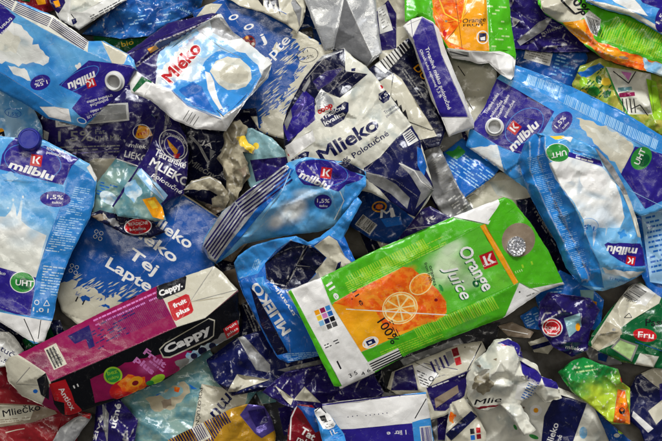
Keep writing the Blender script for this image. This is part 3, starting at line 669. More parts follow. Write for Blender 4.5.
# ---- middle layer
item('milk_carton', 'large blue languages carton reading Mleko Mléko Tej Lapte above the magenta carton', 'carton',
     [(92, 205), (130, 190), (160, 190), (182, 193), (224, 220), (218, 240), (214, 262), (218, 290), (150, 330), (80, 326), (62, 312), (57, 296), (60, 280), (72, 248)], 'blue', t=9,
     art=[N('cream', [(50, 280), (74, 282), (80, 290), (92, 287), (104, 300), (118, 296), (120, 306), (140, 300), (150, 330), (80, 340), (50, 320)], 2.4, 2.2, 7, 5),
          N('blue', [(78, 297), (86, 294), (90, 300), (82, 302)], 1.5, 2, 4), N('blue', [(98, 306), (106, 303), (110, 308)], 1.2, 2, 4), *[[e] for e in SPK('cream', (72, 280), (150, 296), (11, -6), 60, 3, .9, 6)+SPK('blue', (74, 290), (150, 306), (8, -4), 36, 5, .8, 5)],
          L('board_edge', 3, (176, 189), (184, 194), (226, 221)),
          T('clean_white', 'Mleko', (146, 221), (189, 249), 10.5, bold=.022), T('clean_white', 'Mléko', (122, 226), (174, 263), 10.5, bold=.022), T('clean_white', 'Tej', (127, 256), (154, 275), 10.5, bold=.022), T('clean_white', 'Lapte', (105, 266), (149, 292), 10.5, bold=.022),
          T('ink', '1 l', (75, 301), (83, 305), 5)] +
         [RING('white', *z1(0, 200, 362+a, 130+b), 2.1, 2.1, .6) for a, b in ((-8, -14), (10, -8), (-12, 4), (6, 12))] + [RING('white', *z1(0, 200, 272+a, 255+b), 2.1, 2.1, .6) for a, b in ((-8, -14), (10, -8), (-12, 4), (6, 12))],
     folds=[[(60, 312, -3), (90, 322, -2)], [(182, 193, 0), (170, 240, 4), (120, 300, 3)]], facet=(45, 2), crum=.55, group=GB)
item('milk_carton', 'violet and teal dairy carton half hidden behind the peaked Tatranské carton', 'carton',
     [(92, 216), (96, 184), (116, 158), (132, 130), (152, 114), (164, 128), (160, 180), (146, 222), (110, 222)], 'teal', t=6,
     art=[P('deep_purple', *z(0, 100, (425, 215), (470, 130), (540, 40), (600, 90), (580, 260), (500, 245))), P('amber', *z(0, 100, (495, 140), (510, 92), (548, 100), (560, 130), (530, 142))), T('red', 'ml', *z(0, 100, (508, 132), (540, 122)), 4), RING('clean_white', *z1(0, 100, 520, 118), 9, 8, .8),
          T('clean_white', 'mliek', *z(0, 100, (472, 172), (536, 180)), 4.2, shear=.25), T('clean_white', 'LIEKO', *z(0, 100, (455, 208), (540, 228)), 6.5), L('clean_white', 1, *z(0, 100, (428, 216), (500, 240), (545, 262))), MT('mid_blue', *z(0, 100, (370, 300), (440, 320), (350, 350)), 5, 3, dens=.6),
          E('ice', *z1(0, 100, 400, 360), 10, 6, 30), N('ice', z(0, 100, (470, 320), (540, 340), (500, 420), (460, 400)), 2, 4, 4)],
     facet=(18, 4), crum=1.4, group=GT)
item('carton_scrap', 'dark crumpled seam scrap with a round red and white seal, above the languages carton', 'scrap',
     [(88, 215), (100, 210), (124, 216), (150, 220), (166, 232), (150, 238), (128, 236), (108, 226)], 'dark_navy', t=5,
     art=[N('taupe', [(92, 216), (104, 213), (108, 219), (98, 221)], .8, 2, 3), N('dull_foil', [(106, 219), (116, 218), (120, 226), (112, 226)], 1, 2, 3), E('clean_white', 138, 226.5, 14, 8.5, -6), E('red', 138, 226.5, 13, 7.6, -6), T('clean_white', 'TRADICNE', (128, 226), (148, 224), 3), T('clean_white', 'kvalita', (130, 231), (146, 229.5), 2.6)],
     facet=(8, 4), crum=2.5)
item('milk_carton', 'violet peaked dairy carton with an oval emblem, reading Tatranské MLIEKO', 'carton',
     [(169, 106, 8), (178, 120, 5), (186, 136), (189, 152), (187, 178, 2), (184, 194), (168, 201), (162, 206), (166, 220, 3), (156, 221), (118, 216), (112, 206), (122, 190), (137, 168, 3), (148, 150), (155, 126, 2), (160, 110)], 'deep_purple', t=7,
     art=[P('teal', *z(120, 100, (-60, 440), (0, 360), (70, 250), (170, 362), (150, 380), (180, 450), (0, 450))), P('pale_blue', *z(120, 100, (78, 250), (90, 262), (140, 310), (176, 350), (160, 372), (110, 330), (60, 270))), L('clean_white', .9, *z(120, 100, (80, 256), (120, 310), (160, 362))),
          P('amber', *z(120, 100, (82, 365), (128, 355), (166, 410), (160, 440), (120, 430), (100, 395))), P('yellow', *z(120, 100, (100, 370), (124, 368), (140, 395), (120, 400))), N('ice', z(120, 100, (20, 300), (60, 290), (80, 340), (50, 380), (20, 350)), 1.5, 3, 4),
          E('clean_white', *z1(120, 100, 196, 165), 12.8, 17, -38), E('deep_purple', *z1(120, 100, 196, 165), 12, 16, -38), E('clean_white', *z1(120, 100, 200, 172), 9, 12.4, -38), E('purple', *z1(120, 100, 200, 172), 8.3, 11.6, -38),
          T('clean_white', 'TATRANSKÉ MLIEKO', *z(120, 100, (162, 128), (248, 170)), 2.8, bend=2), P('amber', *z(120, 100, (172, 142), (214, 186), (205, 205), (180, 170))), P('yellow', *z(120, 100, (176, 150), (190, 165), (184, 172))), P('red', *z(120, 100, (195, 200), (222, 196), (215, 215), (200, 212))),
          T('clean_white', 'Tatranské', *z(120, 100, (124, 200), (238, 252)), 7, bold=.02), T('clean_white', 'MLIEKO', *z(120, 100, (106, 236), (246, 320)), 8, bold=.025), T('clean_white', 'polotučné', *z(120, 100, (116, 278), (222, 346)), 4.4, shear=.2), MT('grey', *z(120, 100, (170, 40), (190, 90), (160, 60)), 3, 3)],
     folds=[[(169, 106, 8), (160, 150, 7), (150, 200, 4)]], facet=(16, 4), crum=1.3, group=GT)
item('carton_pulp', 'torn grey cardboard pulp with peeled layers and a yellow flake', 'pulp',
     z(120, 100, (382, 105), (400, 75), (440, 72), (470, 100), (462, 140), (498, 175), (490, 200), (450, 190), (470, 230), (480, 280), (450, 320), (430, 380), (395, 400), (380, 370), (390, 310), (375, 240), (355, 215), (380, 170)), 'pulp', t=9,
     art=[N('yellow', z(120, 100, (425, 135), (470, 130), (495, 175), (485, 195), (440, 165)), .9, 2, 3), N('board_edge', z(120, 100, (380, 220), (420, 240), (415, 290), (385, 270)), 2, 3, 3), N('taupe', z(120, 100, (430, 250), (470, 240), (460, 290)), 2, 3, 4)], facet=(6, 6), crum=1.6, jag=1.3, edge='pulp')
item('carton_pulp', 'peeled cream cardboard curl lying left of the grey pulp', 'pulp',
     z(120, 100, (232, 330), (262, 296), (330, 278), (370, 300), (395, 335), (402, 365), (385, 398), (340, 392), (336, 362), (360, 350), (330, 332), (280, 330)), 'pulp', t=7,
     art=[L('clean_white', .9, *z(120, 100, (240, 322), (270, 300), (330, 284), (372, 306)))], facet=(8, 5), crum=2, jag=1, edge='pulp')
item('milk_carton', 'white carton with black triangles at the top edge beside the folded foil board', 'carton',
     [(220, -26), (304, -26), (306, 6, 3), (303, 22), (297, 33, 0), (286, 24, 4), (262, 12, 3), (240, 6), (228, -2)], 'cream', t=6,
     art=[P('ink', *z(250, 0, (30, 0), (48, 24), (50, -10), (68, 36), (72, 0), (90, 46), (92, 8), (112, 58), (100, -30), (30, -30))), L('mid_blue', .7, *z(250, 0, (104, 36), (134, 52))), P('dull_foil', *z(250, 0, (160, -10), (190, 30), (182, 100), (172, 60), (150, 10)))],
     folds=[[(262, 12, 3), (280, 14, 5), (291, -10, 6)]], facet=(16, 4), group=GN)
item('foil_board', 'folded grey board with its shiny foil side up, top centre', 'board',
     z(250, 0, (190, -100), (200, 0), (235, 90), (274, 186), (310, 180), (345, 195), (400, 225), (430, 245), (455, 222), (486, 195), (470, 90), (462, 0), (460, -100)), 'foil', t=5,
     art=[P('foil', *z(250, 0, (190, -100), (335, -100), (345, 0), (325, 100), (305, 182), (270, 190), (200, 0)))],
     parts=[('folded_flap', z(250, 0, (345, -20), (390, 80), (450, 210), (430, 240), (345, 196), (308, 180)), 'steel', 'dark grey folded flap of the foil board')],
     folds=[[(344, -5, 10), (336, 28, 9), (333, 50, 3)], [(344, -5, 10), (356, 22, 4), (373, 58, 3)]], facet=(30, 2), crum=.5)
item('milk_carton', 'open milk jug carton reading Mléko in red, with a violet folded top', 'carton',
     [(122, 56, 0), (150, 36, 2), (168, 23, 2), (212, 13, 0), (221, 14, 1), (233, 32, 3), (252, 46, 3), (272, 63, 2), (268, 78, 0), (246, 101), (226, 131, -2), (196, 129), (174, 120), (150, 100), (131, 93), (128, 72)], 'milk', t=8,
     soft=[('#2a7fcb', 190, 98, 26, 15, 25, 1), ('#2a7fcb', 170, 84, 12, 8, 0, .8), ('#7fb8e2', 205, 60, 22, 10, -40, .6), ('#8fb4cc', 214, 32, 14, 9, -30, .7), ('#a9cbe2', 200, 75, 24, 14, -40, .7), ('#bcd3e0', 250, 60, 16, 12, -30, .7), ('#c9ccc8', 220, 26, 10, 8, 0, .8), ('#5aa5dc', 226, 92, 16, 9, 20, .9), ('#e9e7dd', 238, 70, 14, 11, -20, .95), ('#9ec3de', 250, 64, 7, 9, -20, .6), ('#cfc6b2', 236, 72, 5, 4, 0, .4), ('#f0efe9', 213, 88, 4, 15, -25, .9), ('#5aa5dc', 214, 70, 9, 8, 0, .55), ('#f0efe9', 226, 80, 14, 3.5, -25, .8), ('#dfe6ea', 246, 88, 10, 7, -40, .8), ('#3e8fd0', 205, 108, 14, 6, 25, .9), ('#35208a', 150, 72, 14, 9, -45, .9), ('#35208a', 190, 38, 20, 6, -40, .6)],
     art=[N('light_blue', z(120, 0, (310, 225), (350, 190), (400, 178), (460, 196), (505, 240), (520, 280), (490, 330), (440, 385), (380, 425), (330, 380), (300, 320), (296, 270)), .5, 5, 3), N('dull_foil', z(120, 0, (330, 75), (370, 62), (430, 95), (445, 140), (400, 150), (340, 120)), .4, 5, 3), N('pale_blue', z(120, 0, (270, 150), (330, 130), (400, 165), (360, 185), (310, 215), (270, 200)), .4, 5, 3), N('light_blue', z(120, 0, (190, 320), (215, 290), (260, 300), (300, 285), (310, 330), (350, 390), (372, 430), (250, 388), (195, 332)), .4, 4, 3), N('mid_blue', z(120, 0, (215, 330), (270, 300), (300, 320), (330, 380), (355, 418), (270, 388)), .5, 4, 8), N('milk_cream', z(120, 0, (330, 262), (352, 225), (395, 208), (440, 215), (480, 250), (484, 290), (462, 318), (430, 330), (396, 330), (362, 310)), .3, 4, 5),
          N('cream', z(120, 0, (362, 262), (400, 240), (450, 244), (474, 268), (470, 296), (440, 308), (400, 306), (370, 290)), .3, 4, 5), N('light_blue', z(120, 0, (352, 316), (400, 334), (452, 330), (440, 366), (404, 388), (378, 400), (364, 360)), .4, 4, 5), N('clean_white', z(120, 0, (312, 262), (330, 268), (345, 300), (352, 340), (368, 380), (384, 412), (366, 404), (340, 366), (322, 326)), .2, 4, 5), N('pale_blue', z(120, 0, (300, 140), (380, 150), (430, 190), (400, 196), (340, 172)), .3, 4, 5), L('grey', .5, *z(120, 0, (300, 120), (370, 175), (450, 215))), MT('grey', *z(120, 0, (370, 70), (430, 95), (350, 110)), 3, 4, dens=.6),
          P('deep_purple', *z(120, 0, (0, 190), (110, 125), (180, 70), (330, 42), (364, 46), (290, 95), (180, 180), (140, 240), (130, 310), (90, 280), (30, 240))), L('violet_foil', .7, *z(120, 0, (40, 190), (190, 120), (330, 66))),
          P('amber', *z(120, 0, (100, 180), (130, 166), (142, 178), (112, 196))), N('pale_blue', z(120, 0, (140, 200), (180, 165), (240, 130), (280, 108), (290, 118), (200, 190), (160, 240), (136, 270)), .8, 3, 3, 2),
          P('clean_white', *z(120, 0, (95, 300), (190, 330), (250, 388), (372, 436), (440, 400), (430, 500), (300, 490), (200, 470), (30, 360))), L('ink', .7, *z(120, 0, (355, 404), (382, 430))), L('mid_blue', .6, *z(120, 0, (190, 332), (250, 390), (372, 438))),
          T('red', 'Mléko', *z(120, 0, (186, 310), (300, 180)), 12.5, bold=.035, out='clean_white', ow=.05), MT('clean_white', *z(120, 0, (210, 165), (270, 118), (216, 175)), 2, 5), T('mid_blue', '2,5', *z(120, 0, (372, 418), (404, 394)), 4), L('ink', .6, *z(120, 0, (232, 440), (254, 405))), L('ink', .6, *z(120, 0, (244, 448), (266, 412))), L('ink', .6, *z(120, 0, (256, 455), (278, 420))), L('ink', .6, *z(120, 0, (268, 462), (290, 428)))],
     parts=[('side_label', z(120, 0, (45, 330), (80, 280), (118, 300), (80, 372)), 'dark_green', 'green side label of the carton'), ('folded_end', z(120, 0, (560, 230), (530, 290), (460, 372), (400, 470), (372, 440), (470, 340), (515, 270)), 'foil')],
     folds=[[(128, 72, 4), (158, 42, 8), (218, 16, 5)], [(132, 70, 1), (162, 48, 1), (205, 26, 2)], [(146, 82, 4), (172, 92, 5), (222, 120, 5), (248, 100, 5), (264, 70, 5)], [(155, 85, 3), (200, 60, 5), (240, 50, 4)]], facet=(30, 2.2), crum=.95)
item('milk_pouch', 'navy pouch with a round gold emblem and barcode under the white three-word carton', 'pouch',
     [(340, 200), (358, 188), (378, 186), (400, 192), (418, 206), (430, 222), (424, 240), (396, 246), (372, 240), (350, 226)], 'deep_blue', t=6,
     art=[E('amber', *z1(250, 100, 475, 392), 7.6, 5.6, -8), E('navy', *z1(250, 100, 475, 392), 6, 4.2), E('orange', *z1(250, 100, 475, 392), 3.6, 2.6), T('clean_white', 'M', *z(250, 200, (478, 66), (524, 60)), 8, shear=.2), T('clean_white', 'l', *z(250, 200, (520, 64), (534, 60)), 9), P('mid_blue', *z(250, 200, (480, 70), (551, 60), (560, 90), (500, 100))),
          P('white', *z(250, 200, (385, 90), (415, 52), (468, 92), (440, 128))), STR('ink', *z(250, 200, (390, 90), (438, 124), (416, 56)), 14, seed=6), P('deep_purple', *z(380, 200, (60, 150), (160, 30), (270, 70), (230, 110), (100, 170)))],
     facet=(14, 5), crum=1.6, puff=3)
item('milk_carton', 'violet carton corner behind the green strip of the juice carton, with white letters', 'carton',
     [(404, 232), (420, 210), (430, 206), (452, 218), (470, 222), (450, 246), (410, 250)], 'deep_purple', t=4,
     art=[T('clean_white', 'it', *z(380, 200, (178, 84), (205, 66)), 5), L('dull_foil', .7, *z(380, 200, (60, 118), (140, 100), (200, 96)))], facet=(16, 3))
# bottom centre-right
item('milk_carton', 'purple and cream carton with a checklist logo and a triangle sign, under the juice carton', 'carton',
     [(387, 388), (392, 372), (410, 364), (430, 356), (460, 344), (482, 341), (486, 350), (472, 374), (466, 402), (444, 416), (430, 420), (420, 396), (396, 394)], 'cream', t=7,
     art=[P('deep_purple', *z(380, 321, (55, 185), (120, 160), (140, 255), (40, 255))), P('deep_purple', *z(380, 321, (170, 245), (330, 178), (310, 275), (240, 330), (200, 330))), P('taupe', *z(380, 321, (200, 285), (285, 235), (290, 262), (205, 320))), MT('clean_white', *z(380, 321, (190, 240), (310, 195), (195, 250)), 1, 5),
          P('clean_white', *z(380, 321, (125, 170), (160, 155), (215, 195), (175, 245), (150, 240))), L('ink', .7, *z(380, 321, (120, 148), (214, 192), (178, 245))), STR('deep_purple', *z(380, 321, (182, 150), (248, 120), (200, 190)), 4, .45), L('deep_purple', .7, *z(380, 321, (160, 155), (285, 178))),
          RING('ink', *z1(380, 321, 188, 212), 2.6, 2.6, .9), MT('ink', *z(380, 321, (135, 180), (170, 195), (150, 235)), 5, 3), P('dark_red', *z(380, 321, (262, 104), (284, 96), (292, 125), (270, 132))), P('red', *z(380, 321, (272, 138), (294, 130), (300, 158), (280, 164))), P('grey', *z(380, 321, (240, 115), (260, 108), (275, 150), (255, 165))),
          L('ink', 1.2, *z(380, 321, (372, 82), (322, 180))), E('ink', *z1(380, 321, 312, 96), .6, .6), MT('grey', *z(380, 321, (205, 205), (240, 195), (210, 222)), 2, 5)],
     folds=[[(420, 390, 4), (470, 370, 6), (484, 342, 4)]], facet=(24, 3), crum=.9, group=GN)
item('milk_carton', 'large crushed cream carton with a navy panel reading Mlieko and printed daisies, bottom right', 'carton',
     [(446, 432), (450, 404), (470, 398), (490, 392), (500, 380), (530, 372), (560, 388), (588, 400), (606, 420), (640, 448), (640, 470), (440, 470)], 'milk_cream', t=7,
     art=[P('navy', *z(512, 321, (160, 265), (275, 302), (250, 370), (225, 440), (210, 520), (100, 520), (118, 350))), T('clean_white', 'Mlieko', *z(512, 321, (142, 470), (172, 378)), 6.5), T('clean_white', 'tučné', *z(512, 321, (172, 480), (184, 420)), 5),
          E('amber', *z1(512, 321, 88, 328), 2.4, 2.6), RING('clean_white', *z1(512, 321, 88, 328), 6, 5.4, 3), E('leaf_green', *z1(512, 321, 80, 425), 5, 2, 20), E('leaf_green', *z1(512, 321, 12, 390), 3, 1.4, 60), E('ice', *z1(512, 321, 262, 410), 4, 6), E('taupe', *z1(512, 321, 42, 318), 1.5, 1),
          P('blue', *z(512, 321, (290, 290), (330, 330), (430, 430), (480, 470), (380, 500), (340, 400))), E('lime', *z1(512, 321, 402, 405), 3.6, 2.8), E('milk_cream', *z1(512, 321, 385, 420), 3, 2)],
     folds=[[(500, 381, 5), (540, 392, 8), (590, 404, 4)]], facet=(20, 5), crum=1.4)
item('fruit_pouch', 'green and yellow fruit pouch with an orange label lying in the gap at lower right', 'pouch',
     [(558, 372, 0), (572, 361, 4), (583, 357, 2), (600, 364, 3), (618, 369, 0), (622, 382, 2), (630, 388), (630, 424), (612, 424), (594, 408, 2), (572, 392)], 'green_fade', t=5,
     art=[P('orange', *z(512, 321, (388, 250), (415, 255), (440, 380), (372, 372))), P('amber', *z(512, 321, (395, 280), (418, 282), (422, 300), (392, 300))), E('ink', *z1(512, 321, 404, 330), 3, 3.4), E('orange', *z1(512, 321, 404, 326), 1.6, 1.6), E('red', *z1(512, 321, 405, 212), 2, 4), MT('pale_green', *z(512, 321, (230, 170), (300, 160), (240, 200)), 2, 4)],
     facet=(9, 5), crum=3, puff=3)
item('carton_pulp', 'crumpled torn white carton with dirt spots and violet edges, bottom centre right', 'pulp',
     [(466, 378), (474, 362), (486, 352), (494, 340), (508, 338), (519, 345), (523, 358), (536, 364), (541, 376), (556, 382), (562, 398), (545, 402), (535, 392), (520, 404), (536, 430), (524, 436), (500, 404), (488, 410), (476, 408), (468, 398)], 'milk_cream', t=9,
     art=[P('purple', *z(512, 321, (30, 145), (95, 185), (110, 205), (100, 235), (60, 220), (38, 190))), P('purple', *z(512, 321, (108, 205), (180, 212), (168, 250), (120, 240))), P('white', *z(512, 321, (62, 218), (100, 240), (60, 300), (10, 285), (20, 235))), MT('mid_blue', *z(512, 321, (62, 225), (95, 240), (30, 285)), 7, 4, dens=1),
          N('taupe', z(380, 321, (355, 160), (372, 162), (366, 176)), .6, 1.5, 3), N('taupe', z(380, 321, (415, 140), (430, 136), (428, 146)), .5, 1.5, 3), N('red', z(380, 321, (440, 80), (470, 72), (478, 84), (450, 92)), .8, 2, 4), N('pulp', z(380, 321, (350, 200), (400, 190), (420, 240), (380, 270), (340, 250)), 1.5, 3, 3), P('purple', (497, 343), (508, 339), (520, 344), (524, 358), (519, 358), (514, 347)),
          T('ink', 'Mlie', *z(380, 321, (345, 308), (445, 296)), 5, shear=.5), N('dark_red', z(380, 321, (340, 318), (440, 306), (450, 312), (350, 326)), .6, 2, 2), E('milk', *z1(380, 321, 460, 350), 7, 5, 30)],
     folds=[[(494, 341, 4), (500, 362, 12), (478, 380, 6)], [(520, 350, 6), (515, 375, 10), (545, 385, 4)]], facet=(8, 5.5), crum=1.2, jag=1)
item('milk_carton', 'small navy-banded cream carton corner with four red and blue print squares, bottom edge', 'carton',
     [(445, 470), (446, 430), (452, 402), (464, 398), (476, 412), (486, 432), (486, 470)], 'cream', t=6,
     art=[P('navy', *z(380, 321, (240, 415), (335, 330), (358, 350), (262, 440))), N('orange', z(380, 321, (258, 330), (280, 345), (266, 380), (254, 360)), 1, 2, 3), P('ink', *z(380, 321, (330, 396), (346, 394), (348, 414), (332, 416))), P('red', *z(380, 321, (352, 392), (368, 390), (370, 410), (354, 412))), P('mid_blue', *z(380, 321, (332, 420), (348, 418), (350, 436), (334, 438))), P('dark_red', *z(380, 321, (354, 416), (370, 414), (372, 432), (356, 434))), MT('grey', *z(380, 321, (262, 385), (300, 350), (268, 392)), 2, 3)],
     facet=(14, 4), crum=1.2)
item('milk_carton', 'violet one litre carton with a white dotted panel and light blue rim, bottom centre', 'carton',
     [(322, 404), (340, 401), (426, 392), (430, 415), (438, 470), (330, 470)], 'clean_white', t=8,
     art=[L('purple', 1.6, (322, 405), (400, 395), (427, 393)), P('purple', *z(380, 321, (-230, 400), (-100, 396), (118, 375), (130, 470), (-200, 560))), P('light_blue', *z(380, 321, (150, 362), (188, 355), (205, 470), (128, 470), (118, 372))), P('white', *z(380, 321, (145, 388), (186, 384), (196, 450), (152, 450))), STR('purple', *z(380, 321, (150, 392), (186, 388), (156, 446)), 9, seed=2),
          T('clean_white', '1 litr', *z(380, 321, (96, 400), (52, 404)), 4.5), T('clean_white', 'e', *z(380, 321, (38, 406), (24, 408)), 4), P('light_blue', *z(380, 321, (60, 262), (166, 255), (170, 268), (60, 272))), L('ink', 1, *z(380, 321, (128, 358), (170, 285)))] +
         [E('navy', 348+k*4.6, 417-k*.7, .55, .55) for k in range(3)]+[E('navy', 366+k*4.2, 415.5-k*.5, .55, .55) for k in range(6)],
     folds=[[(322, 404, 1), (390, 418, 4), (428, 400, 1)]], facet=(40, 2), crum=.6)
item('milk_carton', 'dark red milk carton folded round, with white letters, bottom centre', 'carton',
     [(286, 470), (288, 430), (292, 412), (298, 404, 2), (312, 405), (326, 420), (334, 440), (336, 470)], 'dark_red', t=8,
     art=[L('clean_white', 1.4, (290, 440), (291, 418), (297, 405)), P('blue', *z(250, 321, (168, 308), (240, 320), (262, 400), (240, 410), (190, 330))), T('clean_white', 'Tat', *z(250, 321, (182, 410), (232, 440)), 7, bold=.03), T('clean_white', 'ml', *z(250, 321, (170, 440), (200, 455)), 6)], facet=(18, 3))
item('milk_carton', 'slim white and light blue carton end with a black logo, beside the dark red carton', 'carton',
     [(314, 410, 3), (320, 407), (330, 415), (344, 434), (354, 470), (330, 470), (320, 432)], 'light_blue', t=8,
     art=[P('clean_white', *z(250, 321, (232, 330), (258, 310), (290, 340), (316, 378), (300, 400), (268, 395))), L('ink', 1, *z(250, 321, (240, 332), (258, 316), (280, 338))), P('ink', *z(250, 321, (254, 350), (275, 345), (285, 372), (262, 366))), MT('ink', *z(250, 321, (270, 372), (300, 362), (280, 396)), 5, 5), MT('mid_blue', *z(250, 321, (285, 400), (320, 385), (310, 440)), 5, 8), T('clean_white', '1L', *z(250, 321, (300, 420), (322, 410)), 5)],
     facet=(14, 3), crum=1.2)
item('milk_carton', 'yellow and violet striped carton with glossy violet foil, bottom edge left of centre', 'carton',
     [(164, 470), (168, 440), (200, 424), (230, 409), (246, 404), (264, 406), (272, 420), (276, 436), (270, 470)], 'ochre', t=6,
     art=[STR('deep_purple', *z(120, 321, (160, 440), (390, 330), (200, 510)), 26, .5, seed=None), P('cream', *z(120, 321, (262, 390), (302, 368), (335, 425), (295, 450))), STR('deep_purple', *z(120, 321, (268, 392), (300, 374), (294, 440)), 5), P('ochre', *z(120, 321, (340, 445), (380, 385), (450, 352), (490, 412), (460, 500), (330, 500))),
          P('violet_foil', *z(120, 321, (440, 345), (470, 305), (551, 310), (570, 400), (520, 430), (495, 412))), P('deep_purple', *z(120, 321, (470, 330), (530, 320), (545, 370), (500, 390)))],
     facet=(14, 4), crum=1.6)
item('milk_carton', 'navy folded carton scrap with white letters below the magenta carton', 'carton',
     [(88, 470), (94, 430), (97, 392), (103, 384), (112, 390), (124, 404, 4), (138, 420), (130, 470)], 'deep_purple', t=6,
     art=[T('clean_white', 'učné', *z(0, 321, (424, 395), (445, 305)), 6, bold=.03), T('clean_white', 'živé', *z(0, 321, (352, 440), (380, 350)), 4), P('clean_white', *z(0, 321, (330, 235), (375, 240), (395, 285), (380, 300))), P('dull_foil', *z(0, 321, (375, 300), (400, 340), (395, 450), (382, 400)))],
     folds=[[(104, 385, 4), (106, 420, 0), (108, 450, 2)]], facet=(14, 5), crum=1.6)
item('juice_carton', 'green and white fruit snack pack with a barcode and red label at the right edge', 'package',
     [(588, 345, 0), (592, 334), (608, 312, 4), (630, 286, 2), (640, 282), (662, 298), (700, 305), (700, 372), (655, 368), (622, 362, 2), (600, 352)], 'dark_green', t=9,
     art=[P('cream', *z(512, 200, (290, 520), (350, 430), (370, 400), (430, 310), (470, 305), (551, 350), (540, 380), (440, 440), (400, 470), (395, 520), (300, 560))), P('white', *z(512, 200, (400, 350), (455, 306), (530, 340), (490, 390))), STR('ink', *z(512, 200, (408, 350), (456, 310), (450, 375)), 15, seed=8), T('ink', 'OPEN HERE', *z(512, 200, (420, 372), (470, 378)), 2.6),
          L('ink', .7, *z(512, 200, (412, 432), (430, 415), (440, 432), (412, 432))), P('board_edge', *z(512, 321, (288, 100), (345, 0), (400, 30), (405, 48), (340, 90), (320, 110))), E('grey', *z1(512, 321, 374, 32), 2, 1.4), P('grey', *z(512, 321, (362, 98), (395, 62), (465, 88), (440, 150))), P('pale_green', *z(512, 321, (370, 100), (398, 70), (455, 92), (435, 142))),
          P('milk_cream', *z(512, 321, (470, 118), (540, 130), (520, 170), (450, 160))), L('mid_blue', .7, *z(512, 321, (452, 75), (551, 110), (600, 120))), T('ink', 'Pasta', *z(512, 321, (490, 18), (580, 18)), 7), E('red', *z1(512, 321, 488, 52), 12, 6.5, 10), T('clean_white', 'Fru', *z(512, 321, (462, 60), (520, 64)), 6)],
     folds=[[(592, 336, 2), (620, 332, 8), (662, 340, 6)], [(630, 287, 4), (622, 330, 8)]], facet=(18, 4), crum=1.2)
# ---- upper layer, left
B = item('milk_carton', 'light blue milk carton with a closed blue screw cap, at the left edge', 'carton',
     [(-40, 130), (0, 136), (18, 138), (44, 140), (68, 152), (90, 164, 0), (97, 178, -2), (94, 204), (90, 218), (72, 252), (60, 283), (53, 318, -2), (44, 342, -3), (34, 344), (16, 332), (0, 322), (-40, 310)], 'pale_sky', t=10,
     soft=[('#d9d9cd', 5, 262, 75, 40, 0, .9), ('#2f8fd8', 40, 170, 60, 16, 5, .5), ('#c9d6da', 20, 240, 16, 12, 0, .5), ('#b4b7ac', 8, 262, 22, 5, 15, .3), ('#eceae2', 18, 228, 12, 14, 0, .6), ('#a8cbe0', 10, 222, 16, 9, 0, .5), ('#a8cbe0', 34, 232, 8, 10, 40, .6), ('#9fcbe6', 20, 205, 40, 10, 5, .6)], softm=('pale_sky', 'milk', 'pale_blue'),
     art=[N('milk', z(0, 200, (-60, 60), (20, 62), (40, 40), (50, 8), (58, 30), (62, 64), (70, 40), (76, 4), (84, 2), (80, 40), (78, 76), (100, 96), (150, 120), (170, 130), (150, 200), (132, 285), (-60, 240)), .35, 5, 5), E('milk', 13, 200, 1.2, 1.6), E('milk', 23, 197, 1, 1.5), E('milk', 8, 208, 1, 1), 
          P('purple', *z(0, 200, (-100, 225), (0, 248), (132, 285), (112, 425), (60, 420), (-100, 370))), P('clean_white', *z(0, 200, (-120, 392), (0, 412), (110, 432), (190, 445), (160, 530), (60, 500), (-100, 440))), L('black', .9, *z(0, 200, (88, 436), (130, 530))), L('black', .8, *z(0, 200, (150, 440), (140, 510))),
          RING('clean_white', *z1(0, 200, 82, 302), 12.6, 10.8, .9, 4), E('leaf_green', *z1(0, 200, 82, 302), 11.8, 10, 4), E('dark_green', *z1(0, 200, 90, 308), 7, 6, 4), T('clean_white', 'UHT', *z(0, 200, (56, 312), (122, 318)), 5.6, bold=.02), T('pale_blue', 'eko', *z(0, 200, (-12, 272), (20, 276)), 3.2),
          P('purple', *z(0, 100, (-60, 265), (0, 245), (8, 200), (30, 165), (60, 135), (120, 170), (165, 168), (290, 215), (262, 245), (232, 312), (-60, 240))), RING('light_blue', *z1(0, 100, 120, 225), 29, 17, .5, 12), K(*z1(0, 100, 133, 222), 11.5, 8), T('clean_white', 'milblu', *z(0, 100, (30, 247), (192, 296)), 7.6, bold=.035, shear=.2),
          T('clean_white', 'trvanlivé mléko', *z(0, 100, (170, 180), (285, 205)), 2.9), T('clean_white', 'polotučné', *z(0, 100, (170, 196), (238, 212)), 2.9), E('film_pale', *z1(0, 100, 38, 282), 4, 5.4, 0), E('film_pale', *z1(0, 100, 38, 282), 9, 2, 15),
          MT('pale_blue', *z(0, 100, (275, 318), (332, 328), (240, 420)), 14, 3, dens=.8), MT('pale_blue', *z(0, 200, (222, 60), (312, 72), (165, 190)), 16, 4, dens=.9), MT('pale_blue', *z(0, 200, (160, 240), (240, 250), (145, 350)), 11, 6, dens=.8), RING('clean_white', *z1(0, 200, 135, 376), 2.6, 2.6, .8), L('clean_white', .7, *z(0, 200, (160, 388), (172, 368), (182, 388), (160, 388))), T('clean_white', '1,0 l', *z(0, 200, (120, 408), (178, 414)), 4),
          E('purple', *z1(0, 100, 203, 364), 15.4, 8, 3), T('clean_white', '1,5%', *z(0, 100, (172, 362), (232, 366)), 4.2), T('clean_white', 'tuku', *z(0, 100, (190, 380), (225, 381)), 2.6)],
     parts=[('side_panel', z(0, 200, (255, -140), (300, -115), (352, -80), (347, 0), (332, 62), (268, 190), (222, 300), (195, 435), (100, 428), (132, 285), (150, 225), (180, 130), (228, 10)), 'panel_blue'),
            ('top_fold', z(0, 100, (318, 248), (335, 232), (362, 280), (350, 300)), 'white')],
     folds=[[(70, 164, 4), (62, 205, 4), (42, 260, 4), (29, 316, 3)], [(-40, 300, 0), (0, 306, 2), (28, 316, 3), (53, 320, 0)], [(0, 180, 4), (40, 182, 5), (66, 184, 4)]], facet=(34, 3), crum=.8, group=GM,
     caps=[('closed', 30.5, 141, 11)])
